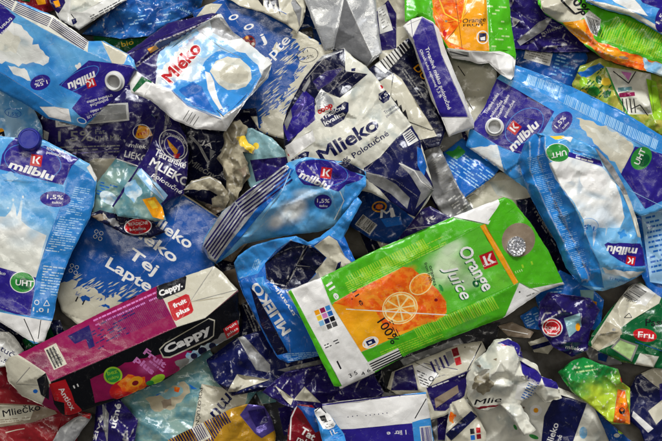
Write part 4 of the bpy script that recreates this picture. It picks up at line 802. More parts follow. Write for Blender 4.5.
A = item('milk_carton', 'light blue milk carton with an open white pouring neck in the top left corner', 'carton',
     [(-50, -30), (0, -30), (8, -2, 0), (30, 6), (54, 16), (88, 41, 0), (104, 41, 0), (128, 54, -2), (134, 60), (137, 70, -2), (128, 84), (120, 95, -1), (104, 108), (84, 128, -3), (70, 124), (46, 118), (28, 106), (0, 91), (-50, 64)], 'sky_milk', t=9,
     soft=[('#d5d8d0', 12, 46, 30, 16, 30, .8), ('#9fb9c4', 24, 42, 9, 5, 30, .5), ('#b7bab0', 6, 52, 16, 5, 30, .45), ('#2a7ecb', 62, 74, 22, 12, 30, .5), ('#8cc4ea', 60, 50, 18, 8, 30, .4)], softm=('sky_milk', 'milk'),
     art=[N('milk', z(0, 0, (-100, 40), (20, 50), (60, 92), (110, 130), (122, 160), (180, 210), (160, 236), (120, 222), (70, 240), (20, 228), (-100, 230)), 2.2, 3.5, 3, 2), N('milk_cream', z(0, 0, (-60, 100), (40, 110), (80, 150), (60, 190), (-60, 180)), 2, 5, 3), N('milk', z(0, 0, (30, 238), (90, 250), (112, 300), (60, 280)), 1.5, 3, 4), E('clean_white', *z1(0, 0, 290, 248), 4.5, 2, 30), E('clean_white', *z1(0, 0, 290, 246), 2, 4.4, 10),
          P('purple', *z(0, 0, (-60, 20), (0, 10), (58, 62), (8, 126), (-60, 100))), T('clean_white', 'živé mléko', *z(0, 0, (22, 108), (-30, 140)), 2.6), T('clean_white', 'trvan', *z(0, 0, (40, 62), (0, 100)), 3.6), T('clean_white', 'polot', *z(0, 0, (46, 84), (10, 114)), 3.2),
          STR('deep_purple', *z(0, 0, (-60, -62), (-80, -26), (60, 5)), 6, .5), STR('deep_purple', *z(0, 0, (64, 10), (46, 44), (190, 66)), 6, .5), STR('deep_purple', *z(0, 0, (196, 66), (178, 100), (324, 152)), 6, .5), L('milk_cream', 1, *z(0, 0, (60, 0), (44, 36))), L('white', 1.3, *z(0, 0, (192, 62), (172, 108))),
          E('purple', *z1(0, 0, 148, 303), 10.4, 7.4, -22), T('clean_white', '1,5%', *z(0, 0, (172, 294), (126, 308)), 3.8), T('clean_white', 'tuku', *z(0, 0, (158, 288), (130, 296)), 2.2),
          P('purple', *z(0, 0, (216, 312), (326, 222), (480, 240), (506, 262), (500, 300), (440, 350), (380, 400), (318, 450), (264, 398), (300, 352))), RING('light_blue', *z1(0, 0, 290, 292), 23, 8, .5, -32),
          K(*z1(0, 0, 333, 304), 9.5, 160), T('clean_white', 'milblu', *z(0, 0, (346, 262), (248, 308)), 7.6, bold=.035, shear=.2),
          T('clean_white', 'trvanlivé mléko', *z(0, 0, (412, 346), (318, 372)), 2.9), T('clean_white', 'polotučné', *z(0, 0, (396, 362), (330, 384)), 2.9), T('clean_white', 'trvanlivé mlieko', *z(0, 0, (408, 385), (330, 408)), 2.6), T('clean_white', 'polotučné 1,5%', *z(0, 0, (380, 405), (318, 428)), 2.6),
          P('clean_white', *z(0, 0, (145, 392), (200, 392), (252, 400), (262, 448), (180, 430))), E('clean_white', *z1(0, 100, 300, 76), 5, 3, 20), E('mid_blue', *z1(0, 100, 300, 76), 4.2, 2.3, 20)],
     parts=[('striped_side', z(0, 0, (20, -60), (50, 0), (118, 38), (200, 58), (325, 150), (322, 192), (250, 152), (150, 100), (30, 32), (-100, -40)), 'milk_cream'),
            ('end_fold', z(0, 0, (372, 150), (470, 200), (455, 235), (415, 240)), 'cream'),
            ('lower_side', z(0, 0, (-120, 215), (0, 262), (118, 338), (200, 398), (255, 425), (262, 448), (145, 430), (0, 340), (-120, 260)), 'panel_blue')],
     folds=[[(-50, -2, 2), (8, 9, 5), (60, 38, 5), (88, 52, 4), (110, 62, 4), (134, 68, 2)], [(-50, 60, 3), (0, 72, 5), (32, 92, 5), (70, 116, 3)]], facet=(36, 2), crum=.7, group=GM,
     caps=[('open', 115, 81, 9.2)])

# ---- upper layer, right
item('milk_carton', 'light blue milk carton with an open round neck beside the slim violet-banded carton', 'carton',
     [(466, 146, -3), (470, 128, 0), (484, 108), (497, 78), (512, 64, 0), (530, 70), (570, 86), (620, 110), (664, 137), (700, 150), (700, 190), (656, 212, -2), (640, 216), (610, 200), (560, 200), (528, 190), (506, 174, -3)], 'sky_milk', t=9,
     soft=[('#c9c9bc', 612, 140, 22, 16, 35, .7), ('#9a9c8e', 604, 132, 12, 6, 35, .4), ('#7fbde6', 560, 110, 14, 8, 30, .5)], softm=('sky_milk', 'cream', 'milk_cream'),
     art=[P('light_blue', *z(512, 0, (0, 250), (90, 300), (200, 350), (330, 300), (350, 500), (0, 420))), N('cream', z(512, 100, (235, 62), (330, 90), (450, 165), (440, 200), (405, 270), (330, 180), (280, 130)), 2, 4, 3), N('milk_cream', z(512, 100, (270, 90), (380, 140), (400, 200), (330, 150)), 1.5, 3, 3),
          N('milk', z(380, 100, (325, 178), (430, 163), (458, 266), (400, 225)), .8, 3, 3), P('light_blue', *z(380, 100, (430, 163), (560, 160), (560, 270), (458, 300), (456, 262))),
          P('purple', *z(380, 100, (400, -70), (430, -78), (500, -40), (640, 42), (590, 130), (560, 200), (500, 195), (430, 165), (330, 100))), P('purple', *z(512, 100, (452, 170), (560, 200), (700, 230), (700, 300), (490, 400), (445, 335), (400, 272))), L('pale_blue', .5, *z(512, 100, (430, 330), (551, 390))),
          MT('violet_foil', *z(512, 100, (410, 280), (450, 340), (425, 262)), 2, 4),
          STR('pale_blue', *z(512, 100, (200, -20), (540, 150), (190, 14)), 60, .35, seed=3), STR('pale_blue', *z(512, 100, (60, -95), (190, -45), (50, -62)), 24, .35, seed=5),
          K(*z1(380, 100, 493, 102), 11, -52), T('clean_white', 'milblu', *z(512, 100, (2, 190), (100, 94)), 8, bold=.035, shear=.15), RING('light_blue', *z1(380, 100, 530, 95), 22, 15, .5, -40),
          T('clean_white', 'Trvanlivé mléko', *z(380, 0, (392, 420), (438, 345)), 3.3), T('clean_white', 'polotučné', *z(380, 0, (410, 432), (452, 372)), 3.1), T('clean_white', 'Trvanlivé mlieko', *z(380, 0, (436, 436), (476, 350)), 3.1), T('clean_white', 'polotučné', *z(380, 0, (462, 432), (496, 372)), 2.9),
          E('purple', *z1(512, 100, 184, 82), 12.6, 8.4, -48), T('clean_white', '1,5%', *z(512, 100, (166, 105), (200, 66)), 4.2), T('clean_white', 'tuku', *z(512, 100, (188, 108), (210, 84)), 2.4),
          E('leaf_green', *z1(512, 100, 475, 214), 12.4, 9.6, -55), E('dark_green', *z1(512, 100, 485, 222), 7, 5, -55), T('clean_white', 'UHT', *z(512, 100, (466, 240), (492, 184)), 5.4, bold=.02)],
     parts=[('side_panel', z(512, 100, (0, -125), (70, -105), (215, -50), (400, 40), (551, 128), (700, 190), (700, 290), (551, 195), (440, 150), (330, 82), (200, 20), (60, -50), (0, -85)), 'panel_blue'),],
     folds=[[(470, 127, 0), (512, 80, 4), (565, 104, 4), (630, 138, 4), (700, 178, 4)], [(497, 145, 3), (506, 170, 1)], [(470, 128, 1), (497, 145, 3), (530, 155, 4)]], facet=(34, 3), crum=.9, group=GM,
     caps=[('open', 494.5, 127, 8.6)])
GMS = [MT('pale_blue', (527+k*8.6, 158+k*19), (544+k*8, 154+k*19), (531+k*8.6, 176+k*19), 10, 40+k, h=.3, dens=.95) for k in range(6)]
item('milk_carton', 'light blue milk carton lying upside down over the open-necked carton at the right', 'carton',
     [(518, 160, 0), (526, 141, 4), (534, 134, 5), (542, 133, 2), (549, 136, 3), (569, 136, 3), (584, 142), (597, 149, 3), (613, 166), (624, 186), (632, 205), (638, 224), (643, 250), (646, 272, 0), (624, 284, 2), (603, 291, 0), (592, 290, 2), (581, 285, 0), (566, 268), (556, 242), (543, 220, 0), (528, 192, 2)], 'pale_sky', t=12, puff=7,
     soft=[('#e6e6e2', 590, 182, 30, 24, 35, 1), ('#9fb3c2', 580, 186, 4, 12, 10, .7), ('#a9bac6', 596, 196, 16, 4, 15, .7), ('#b4c2cc', 570, 182, 10, 3, 30, .6), ('#f4f3ef', 596, 178, 11, 7, 20, .8), ('#e3ecf2', 602, 214, 12, 12, 20, .8), ('#3f9be0', 592, 232, 14, 12, 0, .6), ('#8ac6ee', 612, 232, 12, 16, 0, .6), ('#5bb0e6', 604, 262, 16, 8, 0, .5), ('#d8e6ee', 610, 276, 14, 5, -5, .7)], softm=('pale_sky', 'milk'),
     art=[N('milk', z(512, 100, (135, 232), (212, 206), (262, 222), (330, 248), (378, 300), (404, 370), (412, 430), (396, 470), (300, 470), (262, 440), (232, 380), (196, 338), (160, 290)), .5, 5, 5), N('milk', z(512, 100, (250, 420), (262, 440), (268, 500), (280, 450), (296, 470), (300, 540), (312, 470), (340, 440), (345, 500), (356, 450), (372, 420), (330, 380), (280, 380)), .5, 3, 5),
          RING('clean_white', *z1(512, 100, 168, 194), 12.4, 9.6, .8, 4), E('leaf_green', *z1(512, 100, 168, 194), 11.8, 9, 4), T('clean_white', 'UHT', *z(512, 100, (198, 184), (142, 196)), 5, bold=.02), P('yellow', *z(512, 100, (130, 128), (180, 122), (200, 140), (160, 146))), P('clean_white', *z(512, 100, (180, 135), (225, 135), (215, 155))),
          P('light_blue', *z(512, 100, (218, 178), (320, 205), (300, 222), (215, 192))), P('purple', *z(512, 100, (208, 190), (325, 222), (335, 246), (320, 240), (205, 208))), MT('pale_blue', *z(512, 100, (225, 184), (310, 212), (222, 200)), 2, 4), MT('clean_white', *z(512, 100, (235, 208), (320, 230), (232, 222)), 1, 5),
          RING('light_blue', *z1(512, 200, 285, 92), 9, 7, .5, 10), E('clean_white', *z1(512, 100, 300, 296), 14, 10.5, 15), E('clean_white', *z1(512, 100, 196, 270), 10, 8, 30), T('mid_blue', '1,5', *z(512, 200, (304, 98), (266, 90)), 4.2), E('light_blue', *z1(512, 200, 405, 125), 2, 5, 20), E('light_blue', *z1(512, 200, 405, 125), 5, 2, 20),
          N('purple', z(512, 200, (340, 165), (352, 157), (470, 160), (482, 180), (492, 240), (440, 244), (390, 222), (360, 200)), .5, 4, 2), K(*z1(512, 200, 436, 222), 9, 190), T('clean_white', 'milblu', *z(512, 200, (462, 178), (352, 168)), 7.4, bold=.035, shear=.2),
          T('mid_blue', 'trvanlivé mléko', *z(512, 200, (450, 262), (385, 250)), 2.6), T('mid_blue', 'polotučné 1,5', *z(512, 200, (430, 300), (360, 282)), 2.6), N('milk', z(512, 200, (330, 250), (410, 262), (485, 262), (430, 290), (345, 268)), 1, 3, 2),
          P('milk_cream', *z(512, 200, (410, -20), (440, -20), (470, 60), (478, 140), (462, 135), (440, 60)))]+GMS,
     parts=[('crumpled_side', z(512, 100, (18, 222), (45, 160), (78, 122), (122, 132), (120, 180), (135, 230), (165, 290), (205, 350), (232, 400), (258, 460), (290, 540), (320, 600), (338, 690), (250, 680), (190, 620), (150, 520), (110, 440), (60, 340)), 'panel_blue'),
            ('silver_edge', z(512, 100, (300, 168), (370, 236), (440, 370), (468, 500), (462, 505), (430, 400), (395, 320), (330, 225)), 'dull_foil')],
     folds=[[(545, 135, 4), (545, 150, 9), (560, 185, 10), (577, 210, 10), (590, 245, 8), (603, 275, 4), (603, 290, 0)], [(530, 142, 7), (530, 170, 6), (545, 205, 6), (565, 245, 5), (582, 280, 4)], [(540, 136, 0), (538, 160, -1), (552, 196, -1), (571, 235, -2), (590, 280, -1)], [(590, 270, 5), (622, 266, 6), (645, 268, 2)]], facet=(24, 5), crum=1.5, group=GM)
item('juice_carton', 'green and orange juice carton torn off at its white end, top centre-right', 'carton',
     [(404, -30), (508, -30), (509, 0), (512, 30), (516, 54), (514, 76, -3), (511, 80), (500, 74), (489, 63, -2), (478, 64), (470, 61, 0), (452, 58), (440, 40), (430, 26), (418, 16), (405, 22)], 'green', t=8,
     art=[P('orange', *z(380, 0, (176, -110), (385, -110), (385, 0), (402, 188), (330, 186), (252, 176), (205, 100))), P('amber', *z(380, 0, (320, -110), (385, -110), (402, 188), (330, 186), (240, 150), (300, 80))), N('orange', z(380, 0, (190, -60), (280, -60), (300, 20), (285, 80), (230, 130), (200, 80)), 1.5, 5, 5),
          L('amber', 1, *z(380, 0, (190, 30), (240, 80), (300, 70), (380, -40))), L('yellow', 1.2, *z(380, 0, (218, 0), (238, 50), (292, 80))), L('yellow', .9, *z(380, 0, (330, -50), (300, 70))), E('red', *z1(380, 0, 238, 122), 2, 3.4), E('taupe', *z1(380, 0, 243, 78), 1.4, 1.2), L('dark_red', .5, *z(380, 0, (278, 0), (290, 90), (302, 180))),
          T('ink', 'Orange', *z(380, 0, (302, 86), (388, 78)), 4.4, bold=.01, shear=.2), T('ink', 'FRUIT', *z(380, 0, (306, 98), (384, 95)), 2.4), RING('clean_white', *z1(380, 0, 377, 137), 6.2, 6.8, 1.1), P('navy', *z(380, 0, (364, 122), (390, 122), (390, 152), (364, 152))), P('clean_white', *z(380, 0, (368, 138), (386, 134), (386, 148), (370, 148))),
          P('clean_white', *z(380, 0, (245, 176), (330, 186), (402, 190), (440, 188), (470, 196), (500, 220), (520, 330), (380, 300), (230, 230))), P('grey', *z(380, 0, (252, 178), (325, 192), (328, 210), (262, 206))), L('ink', 1, *z(380, 0, (255, 190), (322, 206))), MT('pale_green', *z(380, 0, (400, 20), (470, 25), (410, 180)), 12, 3, dens=.4),
          P('green', *z(380, 0, (425, 180), (500, 186), (498, 212), (470, 198)))],
     parts=[('torn_white_end', z(380, 0, (330, 190), (405, 192), (460, 205), (486, 215), (494, 296), (470, 280), (400, 232), (330, 232)), 'clean_white')],
     folds=[[(429, -20, 3), (430, 5, 4), (445, 40, 2)], [(448, 50, 2), (470, 51, 6), (496, 53, 5), (514, 58, 2)], [(486, -20, 5), (489, 52, 5)]], facet=(24, 3), crum=1.1, group=GJ, puff=2)
item('milk_carton', 'slim violet-banded white milk carton reading Trvanlivé mléko polotučné, upper right of centre', 'carton',
     [(403, 26, 0), (412, 19, 1), (422, 16.5, 3), (433, 22, 2), (439, 29, 0), (447, 54, -1), (462, 90, -2), (474, 121, -3), (474, 128, -3), (449, 136.5, -2), (441, 117, 0), (432, 101, -1), (413, 45, -2)], 'clean_white', t=12,
     art=[T('clean_white', 'Trvanlivé mléko polotučné', (425, 48), (448, 110), 3.8, bold=.015), T('clean_white', 'Obsah tuku najmenej 1,5 %', (419.5, 50), (440, 98), 2.6, bold=.01), MT('violet_foil', (426, 27), (432, 42), (422, 30), 2, 3, dens=.6), L('deep_purple', .5, *z(380, 0, (112, 60), (120, 135))), L('grey', .5, *z(380, 0, (98, 92), (150, 70)))],
     parts=[('violet_panel', z(380, 0, (154, 62), (196, 86), (226, 200), (328, 432), (222, 430), (118, 140)), 'purple')],
     folds=[[(422, 17, 4), (412, 38, 5), (440, 117, 4)], [(423, 18, 4), (433, 24, 5), (441, 54, 5), (469, 117, 4)], [(440, 117, 4), (469, 117, 4)]], facet=(40, 1), crum=.45)
item('juice_carton', 'twisted green juice carton with orange print, rolled across the top right corner', 'carton',
     [(536, -30), (538, 4, 0), (545, 14, 2), (562, 24, 3), (575, 36, 0), (588, 48, 2), (606, 60, 0), (622, 65, 4), (650, 72, 2), (700, 90), (700, -30)], 'green', t=12,
     art=[P('cream', *z(512, 0, (90, -110), (230, -110), (240, 0), (270, 60), (230, 90), (170, 80), (110, 40))), P('amber', *z(512, 0, (185, 82), (232, 78), (275, 68), (300, 130), (290, 170), (240, 150))), N('orange', z(512, 0, (262, 70), (285, 110), (300, 145), (340, 160), (400, 185), (470, 205), (560, 240), (560, 300), (480, 262), (380, 238), (320, 205), (280, 165)), 1.2, 4, 5), N('amber', z(512, 0, (300, 160), (360, 175), (420, 205), (400, 225), (340, 200)), 1, 3, 4),
          N('ice', z(512, 0, (480, 215), (560, 240), (560, 330), (500, 290)), 1.5, 3, 2), E('taupe', *z1(512, 0, 410, 212), 5, 1.4, 10), T('ink', '100%', *z(512, 0, (190, -30), (262, 60)), 9, bold=.03), L('ink', 2, *z(512, 0, (180, 0), (232, 52), (262, 40))),
          P('white', *z(512, 0, (262, 60), (284, 38), (328, 72), (312, 135), (290, 120))), STR('ink', *z(512, 0, (272, 58), (320, 78), (292, 122)), 11, seed=5), L('ink', .5, *z(512, 0, (290, 55), (322, 72))),
          STR('lime', *z(512, 0, (340, 90), (560, 170), (320, 140)), 26, .3, seed=3), STR('lime', *z(512, 0, (380, 60), (600, 130), (355, 100)), 26, .3, seed=9), MT('lime', *z(512, 0, (350, 150), (560, 220), (360, 120)), 5, 8, dens=.8)],
     folds=[[(545, 8, 8), (565, 14, 8), (584, 32, 6), (595, 42, 3), (625, 50, 6), (662, 62, 6)], [(562, 24, 3), (582, 38, -2), (612, 56, 8), (650, 66, 3)], [(585, -20, 6), (592, 40, 2)]], facet=(20, 5), crum=1.5, group=GJ)
item('milk_carton', 'light blue milk carton overlapping the green carton in the top right corner', 'carton',
     [(582, -30), (586, 2, 0), (606, 10, 2), (630, 16, 0), (648, 26, 1), (664, 36, 0), (700, 50), (700, -30)], 'sky_milk', t=8,
     art=[P('milk_cream', *z(512, 0, (270, 2), (340, 30), (430, 55), (500, 92), (560, 130), (560, 112), (500, 74), (430, 35), (340, 10))), P('purple', *z(512, 0, (400, -100), (600, -100), (600, 60), (551, 35), (480, 10))), E('purple', *z1(512, 0, 552, 72), 7, 13, 10), P('milk', *z(512, 0, (300, -60), (400, -60), (470, 20), (500, 60), (440, 40), (380, 10))), T('clean_white', '1,5', *z(512, 0, (540, 90), (560, 55)), 4)],
     folds=[[(590, 0, 4), (640, 14, 4), (700, 40, 3)]], facet=(20, 3), group=GM)
item('milk_carton', 'white milk carton with a navy quality badge and big navy Mlieko lettering, upper middle', 'carton',
     [(283, 124, 0), (287, 110, 3), (296, 92, 4), (306, 74, 2), (322, 56, 3), (344, 48, 0), (354, 58, 2), (366, 66, 0), (378, 80), (396, 104), (411, 124), (420, 140, 0), (426, 160), (434, 190, -2), (426, 204), (414, 219, -3), (396, 205), (372, 193), (340, 186), (300, 176), (288, 162, 0), (284, 146)], 'milk_cream', t=9,
     art=[P('dark_navy', *z(250, 0, (100, 460), (140, 390), (200, 285), (270, 195), (345, 178), (352, 262), (432, 272), (330, 360), (270, 335), (215, 430), (170, 500), (120, 560))), P('milk_cream', *z(250, 0, (348, 184), (390, 215), (432, 256), (430, 268), (368, 262), (350, 258))), P('violet_foil', *z(250, 0, (190, 410), (230, 398), (240, 440), (205, 470), (180, 450))), L('grey', .9, *z(250, 0, (205, 290), (275, 210), (340, 184))), P('purple', *z(250, 0, (120, 470), (150, 400), (200, 330), (235, 360), (240, 420), (190, 480), (140, 520))), P('violet_foil', *z(250, 0, (160, 420), (205, 350), (212, 360), (176, 430))), P('dull_foil', *z(250, 0, (228, 235), (272, 200), (340, 186), (280, 214))), P('dull_foil', *z(250, 0, (190, 330), (220, 280), (222, 300), (200, 340))), P('deep_purple', *z(250, 0, (230, 300), (280, 260), (340, 250), (300, 300), (250, 330))), P('dull_foil', *z(250, 0, (125, 450), (150, 400), (155, 430), (135, 480))),  # silver and violet patches on the navy: folds with their gloss highlights painted in
          P('navy', *z(250, 0, (372, 252), (388, 250), (386, 262), (372, 262))), E('red', *z1(250, 0, 482, 320), 2, 2), P('navy', *z(250, 0, (472, 345), (505, 328), (516, 345), (510, 368), (490, 380), (474, 366))), T('clean_white', '1,5', *z(250, 0, (480, 366), (508, 350)), 3.4),
          P('foil', *z(250, 0, (238, 365), (262, 325), (302, 362), (310, 385), (250, 410))), T('red', 'coop', *z(250, 0, (252, 420), (306, 392)), 5.6, bold=.05),
          P('navy', *z(250, 100, (258, 72), (275, 55), (348, 5), (362, 10), (362, 40), (345, 72), (300, 100), (275, 98))), T('clean_white', 'Tradičná', *z(250, 100, (264, 74), (350, 30)), 4.4, bold=.02), T('clean_white', 'kvalita', *z(250, 100, (276, 94), (350, 54)), 4.4, bold=.02),
          T('navy', 'Mlieko', *z(250, 100, (268, 232), (478, 100)), 13.5, bold=.03), T('navy', '1,5% Polotučné', *z(250, 100, (318, 258), (512, 128)), 5.6, bold=.015), T('navy', 'Trvanlivé', *z(250, 100, (496, 52), (540, 22)), 3), T('navy', 'pasterované', *z(250, 100, (502, 64), (551, 30)), 2.6),
          T('red', 'coop', *z(250, 100, (142, 208), (186, 184)), 4.4, bold=.05), P('navy', *z(250, 100, (148, 222), (200, 188), (218, 190), (214, 212), (170, 230))), MT('clean_white', *z(250, 100, (160, 214), (205, 196), (164, 224)), 2, 4), P('clean_white', *z(250, 100, (128, 170), (230, 110), (240, 150), (150, 215))),
          P('navy', *z(380, 100, (-60, 250), (0, 210), (60, 140), (118, 92), (150, 140), (152, 200), (170, 260), (200, 320), (130, 430), (60, 400), (0, 330), (-60, 280))), P('white', *z(380, 100, (82, 125), (112, 106), (142, 148), (104, 170))), STR('navy', *z(380, 100, (88, 130), (108, 162), (114, 110)), 5, .5), P('mid_blue', *z(380, 100, (136, 170), (152, 180), (172, 245), (160, 285), (138, 240))),
          P('dull_foil', *z(380, 100, (70, 235), (80, 232), (130, 258), (150, 262), (180, 300), (200, 330), (130, 400), (150, 340), (110, 275))), L('white', 1, *z(380, 100, (70, 232), (126, 260), (152, 300), (196, 330))), P('dull_foil', *z(380, 100, (-60, 262), (0, 275), (60, 310), (110, 360), (100, 400), (40, 345), (-40, 300)))],
     parts=[('torn_top', z(250, 0, (340, 176), (354, 184), (380, 212), (366, 262), (350, 262)), 'foil')],
     folds=[[(306, 108, 3), (330, 92, 5), (360, 70, 4)], [(366, 170, 4), (390, 145, 5), (412, 124, 3)], [(330, 165, 4), (366, 172, 5), (395, 180, 6), (425, 202, 0)], [(345, 50, 1), (346, 72, 5), (330, 92, 5)], [(400, 163, 5), (415, 171, 7), (432, 188, 1)], [(312, 110, 5), (360, 120, 6), (385, 90, 4)]], facet=(30, 4), crum=1.1)
item('milk_carton', 'squashed light blue milk carton with a striped silver seam, in the middle of the heap', 'carton',
     [(202, 247, 0), (204, 238, 2), (222, 212, 3), (248, 190, 4), (270, 176, 3), (289, 162, 2), (306, 157, 4), (330, 160, 6), (348, 162, 3), (366, 172, 0), (366, 186, 3), (352, 202, 2), (350, 216, 0), (336, 226, 2), (318, 232), (296, 234, 2), (270, 238), (244, 244), (228, 256), (216, 264, 0), (208, 258)], 'pale_sky', t=12, puff=7,
     soft=[('#dfe3e2', 292, 212, 18, 14, -20, 1), ('#e8e8e4', 276, 222, 12, 9, -30, .9), ('#9db2bf', 288, 216, 4, 9, 30, .5), ('#cfe2ee', 306, 194, 16, 7, 0, .7), ('#f0efeb', 300, 204, 9, 8, 0, .7), ('#8fc3e6', 262, 224, 12, 7, -30, .6)],
     art=[
          N('purple', z(250, 100, (164, 240), (180, 225), (230, 214), (300, 220), (350, 248), (420, 282), (400, 300), (350, 312), (325, 335), (270, 320), (200, 310), (172, 280)), .7, 5, 4), RING('light_blue', *z1(250, 100, 262, 266), 27, 13, .5, 8), P('dark_navy', *z(250, 100, (320, 232), (350, 222), (420, 262), (425, 278), (370, 262))),
          STR('deep_purple', *z(120, 200, (306, 170), (352, 222), (420, 10)), 6, .5), STR('deep_purple', *z(120, 200, (424, 4), (462, 68), (600, -132)), 6, .5),
          T('clean_white', 'milblu', *z(250, 100, (178, 282), (285, 330)), 7.2, bold=.035, shear=.2), K(*z1(250, 100, 280, 268), 11, 8), E('purple', *z1(250, 100, 268, 374), 8.8, 7.4), T('clean_white', '1,5%', *z(250, 100, (246, 376), (292, 378)), 3.8), T('clean_white', 'tuku', *z(250, 100, (254, 392), (284, 393)), 2.4),
          P('light_blue', *z(250, 100, (350, 312), (420, 290), (435, 320), (385, 380), (380, 430), (330, 450), (340, 380))), L('clean_white', .8, *z(250, 100, (330, 335), (345, 370), (310, 440))), L('pale_blue', 1, *z(250, 100, (150, 255), (120, 330), (40, 440)))],
     parts=[('striped_seam', z(120, 200, (300, 178), (312, 140), (375, 45), (470, -40), (548, -100), (600, -136), (622, -120), (560, -40), (480, 60), (400, 160), (352, 232), (325, 215)), 'foil'),
            ('blue_edge', z(120, 200, (622, -120), (640, -112), (600, -50), (500, 70), (420, 165), (354, 234), (352, 228), (400, 160), (480, 60), (560, -40)), 'mid_blue')],
     folds=[[(214, 262, 2), (246, 214, 8), (288, 168, 8)], [(206, 246, 5), (240, 204, 6), (284, 165, 6)], [(300, 158, 3), (330, 190, 10), (340, 222, 2)], [(250, 236, 2), (285, 205, 9), (345, 180, 5)]], facet=(22, 4), crum=1.6, group=GM)
item('milk_carton', 'bright blue carton reading MLIEKO, torn open with a navy inside, left of the orange juice', 'carton',
     [(234, 263, 0), (238, 256, 3), (252, 246, 5), (276, 239, 4), (296, 236, 6), (308, 242, 3), (320, 237, 5), (334, 226, 6), (350, 206, 3), (357, 196, 0), (362, 202, 2), (352, 220, 4), (344, 236, 3), (350, 250), (356, 262, 0), (338, 274), (322, 282), (318, 300), (326, 330), (334, 352, 0), (310, 358, 2), (288, 363, 0), (278, 358, 2), (268, 342), (256, 318), (244, 296, 2), (238, 280)], 'mid_blue', t=8,
     art=[P('dark_navy', *z(250, 200, (55, 232), (150, 150), (205, 165), (235, 175), (280, 210), (240, 270), (200, 315), (120, 330), (60, 290))), L('grey', .7, *z(250, 200, (210, 168), (170, 240), (220, 245))), P('cream', *z(250, 200, (235, 170), (290, 130), (320, 150), (350, 210), (380, 232), (330, 262), (300, 282), (250, 290), (240, 262), (282, 212))), P('dull_foil', *z(250, 200, (140, 330), (205, 310), (250, 265), (262, 300), (230, 330), (180, 345))), P('foil', *z(250, 200, (170, 330), (222, 312), (228, 320), (180, 338))),  # bright foil sliver paints a plasticky highlight onto the lower foil patch
          P('navy', *z(250, 200, (322, 232), (335, 225), (330, 250), (312, 262))), P('grey', *z(250, 200, (130, 335), (165, 340), (270, 470), (310, 560), (280, 560), (230, 480))),
          T('clean_white', 'MLIEKO', (291, 331), (258, 281), 9.5, bold=.035), T('clean_white', 'trvanlivé', (296, 315), (272, 279), 3.6), MT('pale_blue', *z(250, 321, (130, 120), (270, 112), (140, 150)), 5, 6), MT('pale_blue', *z(250, 200, (8, 250), (20, 215), (30, 262)), 4, 6), T('pale_blue', '2', *z(250, 200, (30, 235), (42, 222)), 4), P('dark_navy', *z(250, 200, (0, 320), (20, 340), (80, 450), (140, 560), (100, 570), (40, 460))), P('light_blue', *z(250, 200, (15, 288), (50, 280), (55, 300), (80, 340), (60, 345)))],
     parts=[('torn_rim', z(250, 200, (-62, 232), (-45, 205), (8, 168), (95, 142), (170, 130), (212, 154), (256, 134), (308, 95), (366, 22), (394, -16), (416, 4), (376, 78), (345, 132), (330, 150), (290, 128), (235, 165), (205, 165), (150, 148), (100, 180), (55, 232), (30, 270), (-40, 290)), 'light_blue'),
            ('bottom_seam', z(250, 321, (146, 150), (305, 118), (306, 130), (215, 142), (150, 160)), 'deep_blue')],
     folds=[[(240, 282, 3), (264, 262, 1), (291, 240, 7)], [(268, 258, 1), (290, 248, 1), (304, 246, -2), (300, 262, -2), (286, 286, 2), (268, 282, 2)], [(286, 288, 4), (305, 322, 7), (330, 350, 2)], [(262, 285, 5), (288, 330, 6), (291, 360, 0)], [(310, 246, 5), (330, 236, 6), (352, 214, 4)]], facet=(16, 5), crum=1.4)
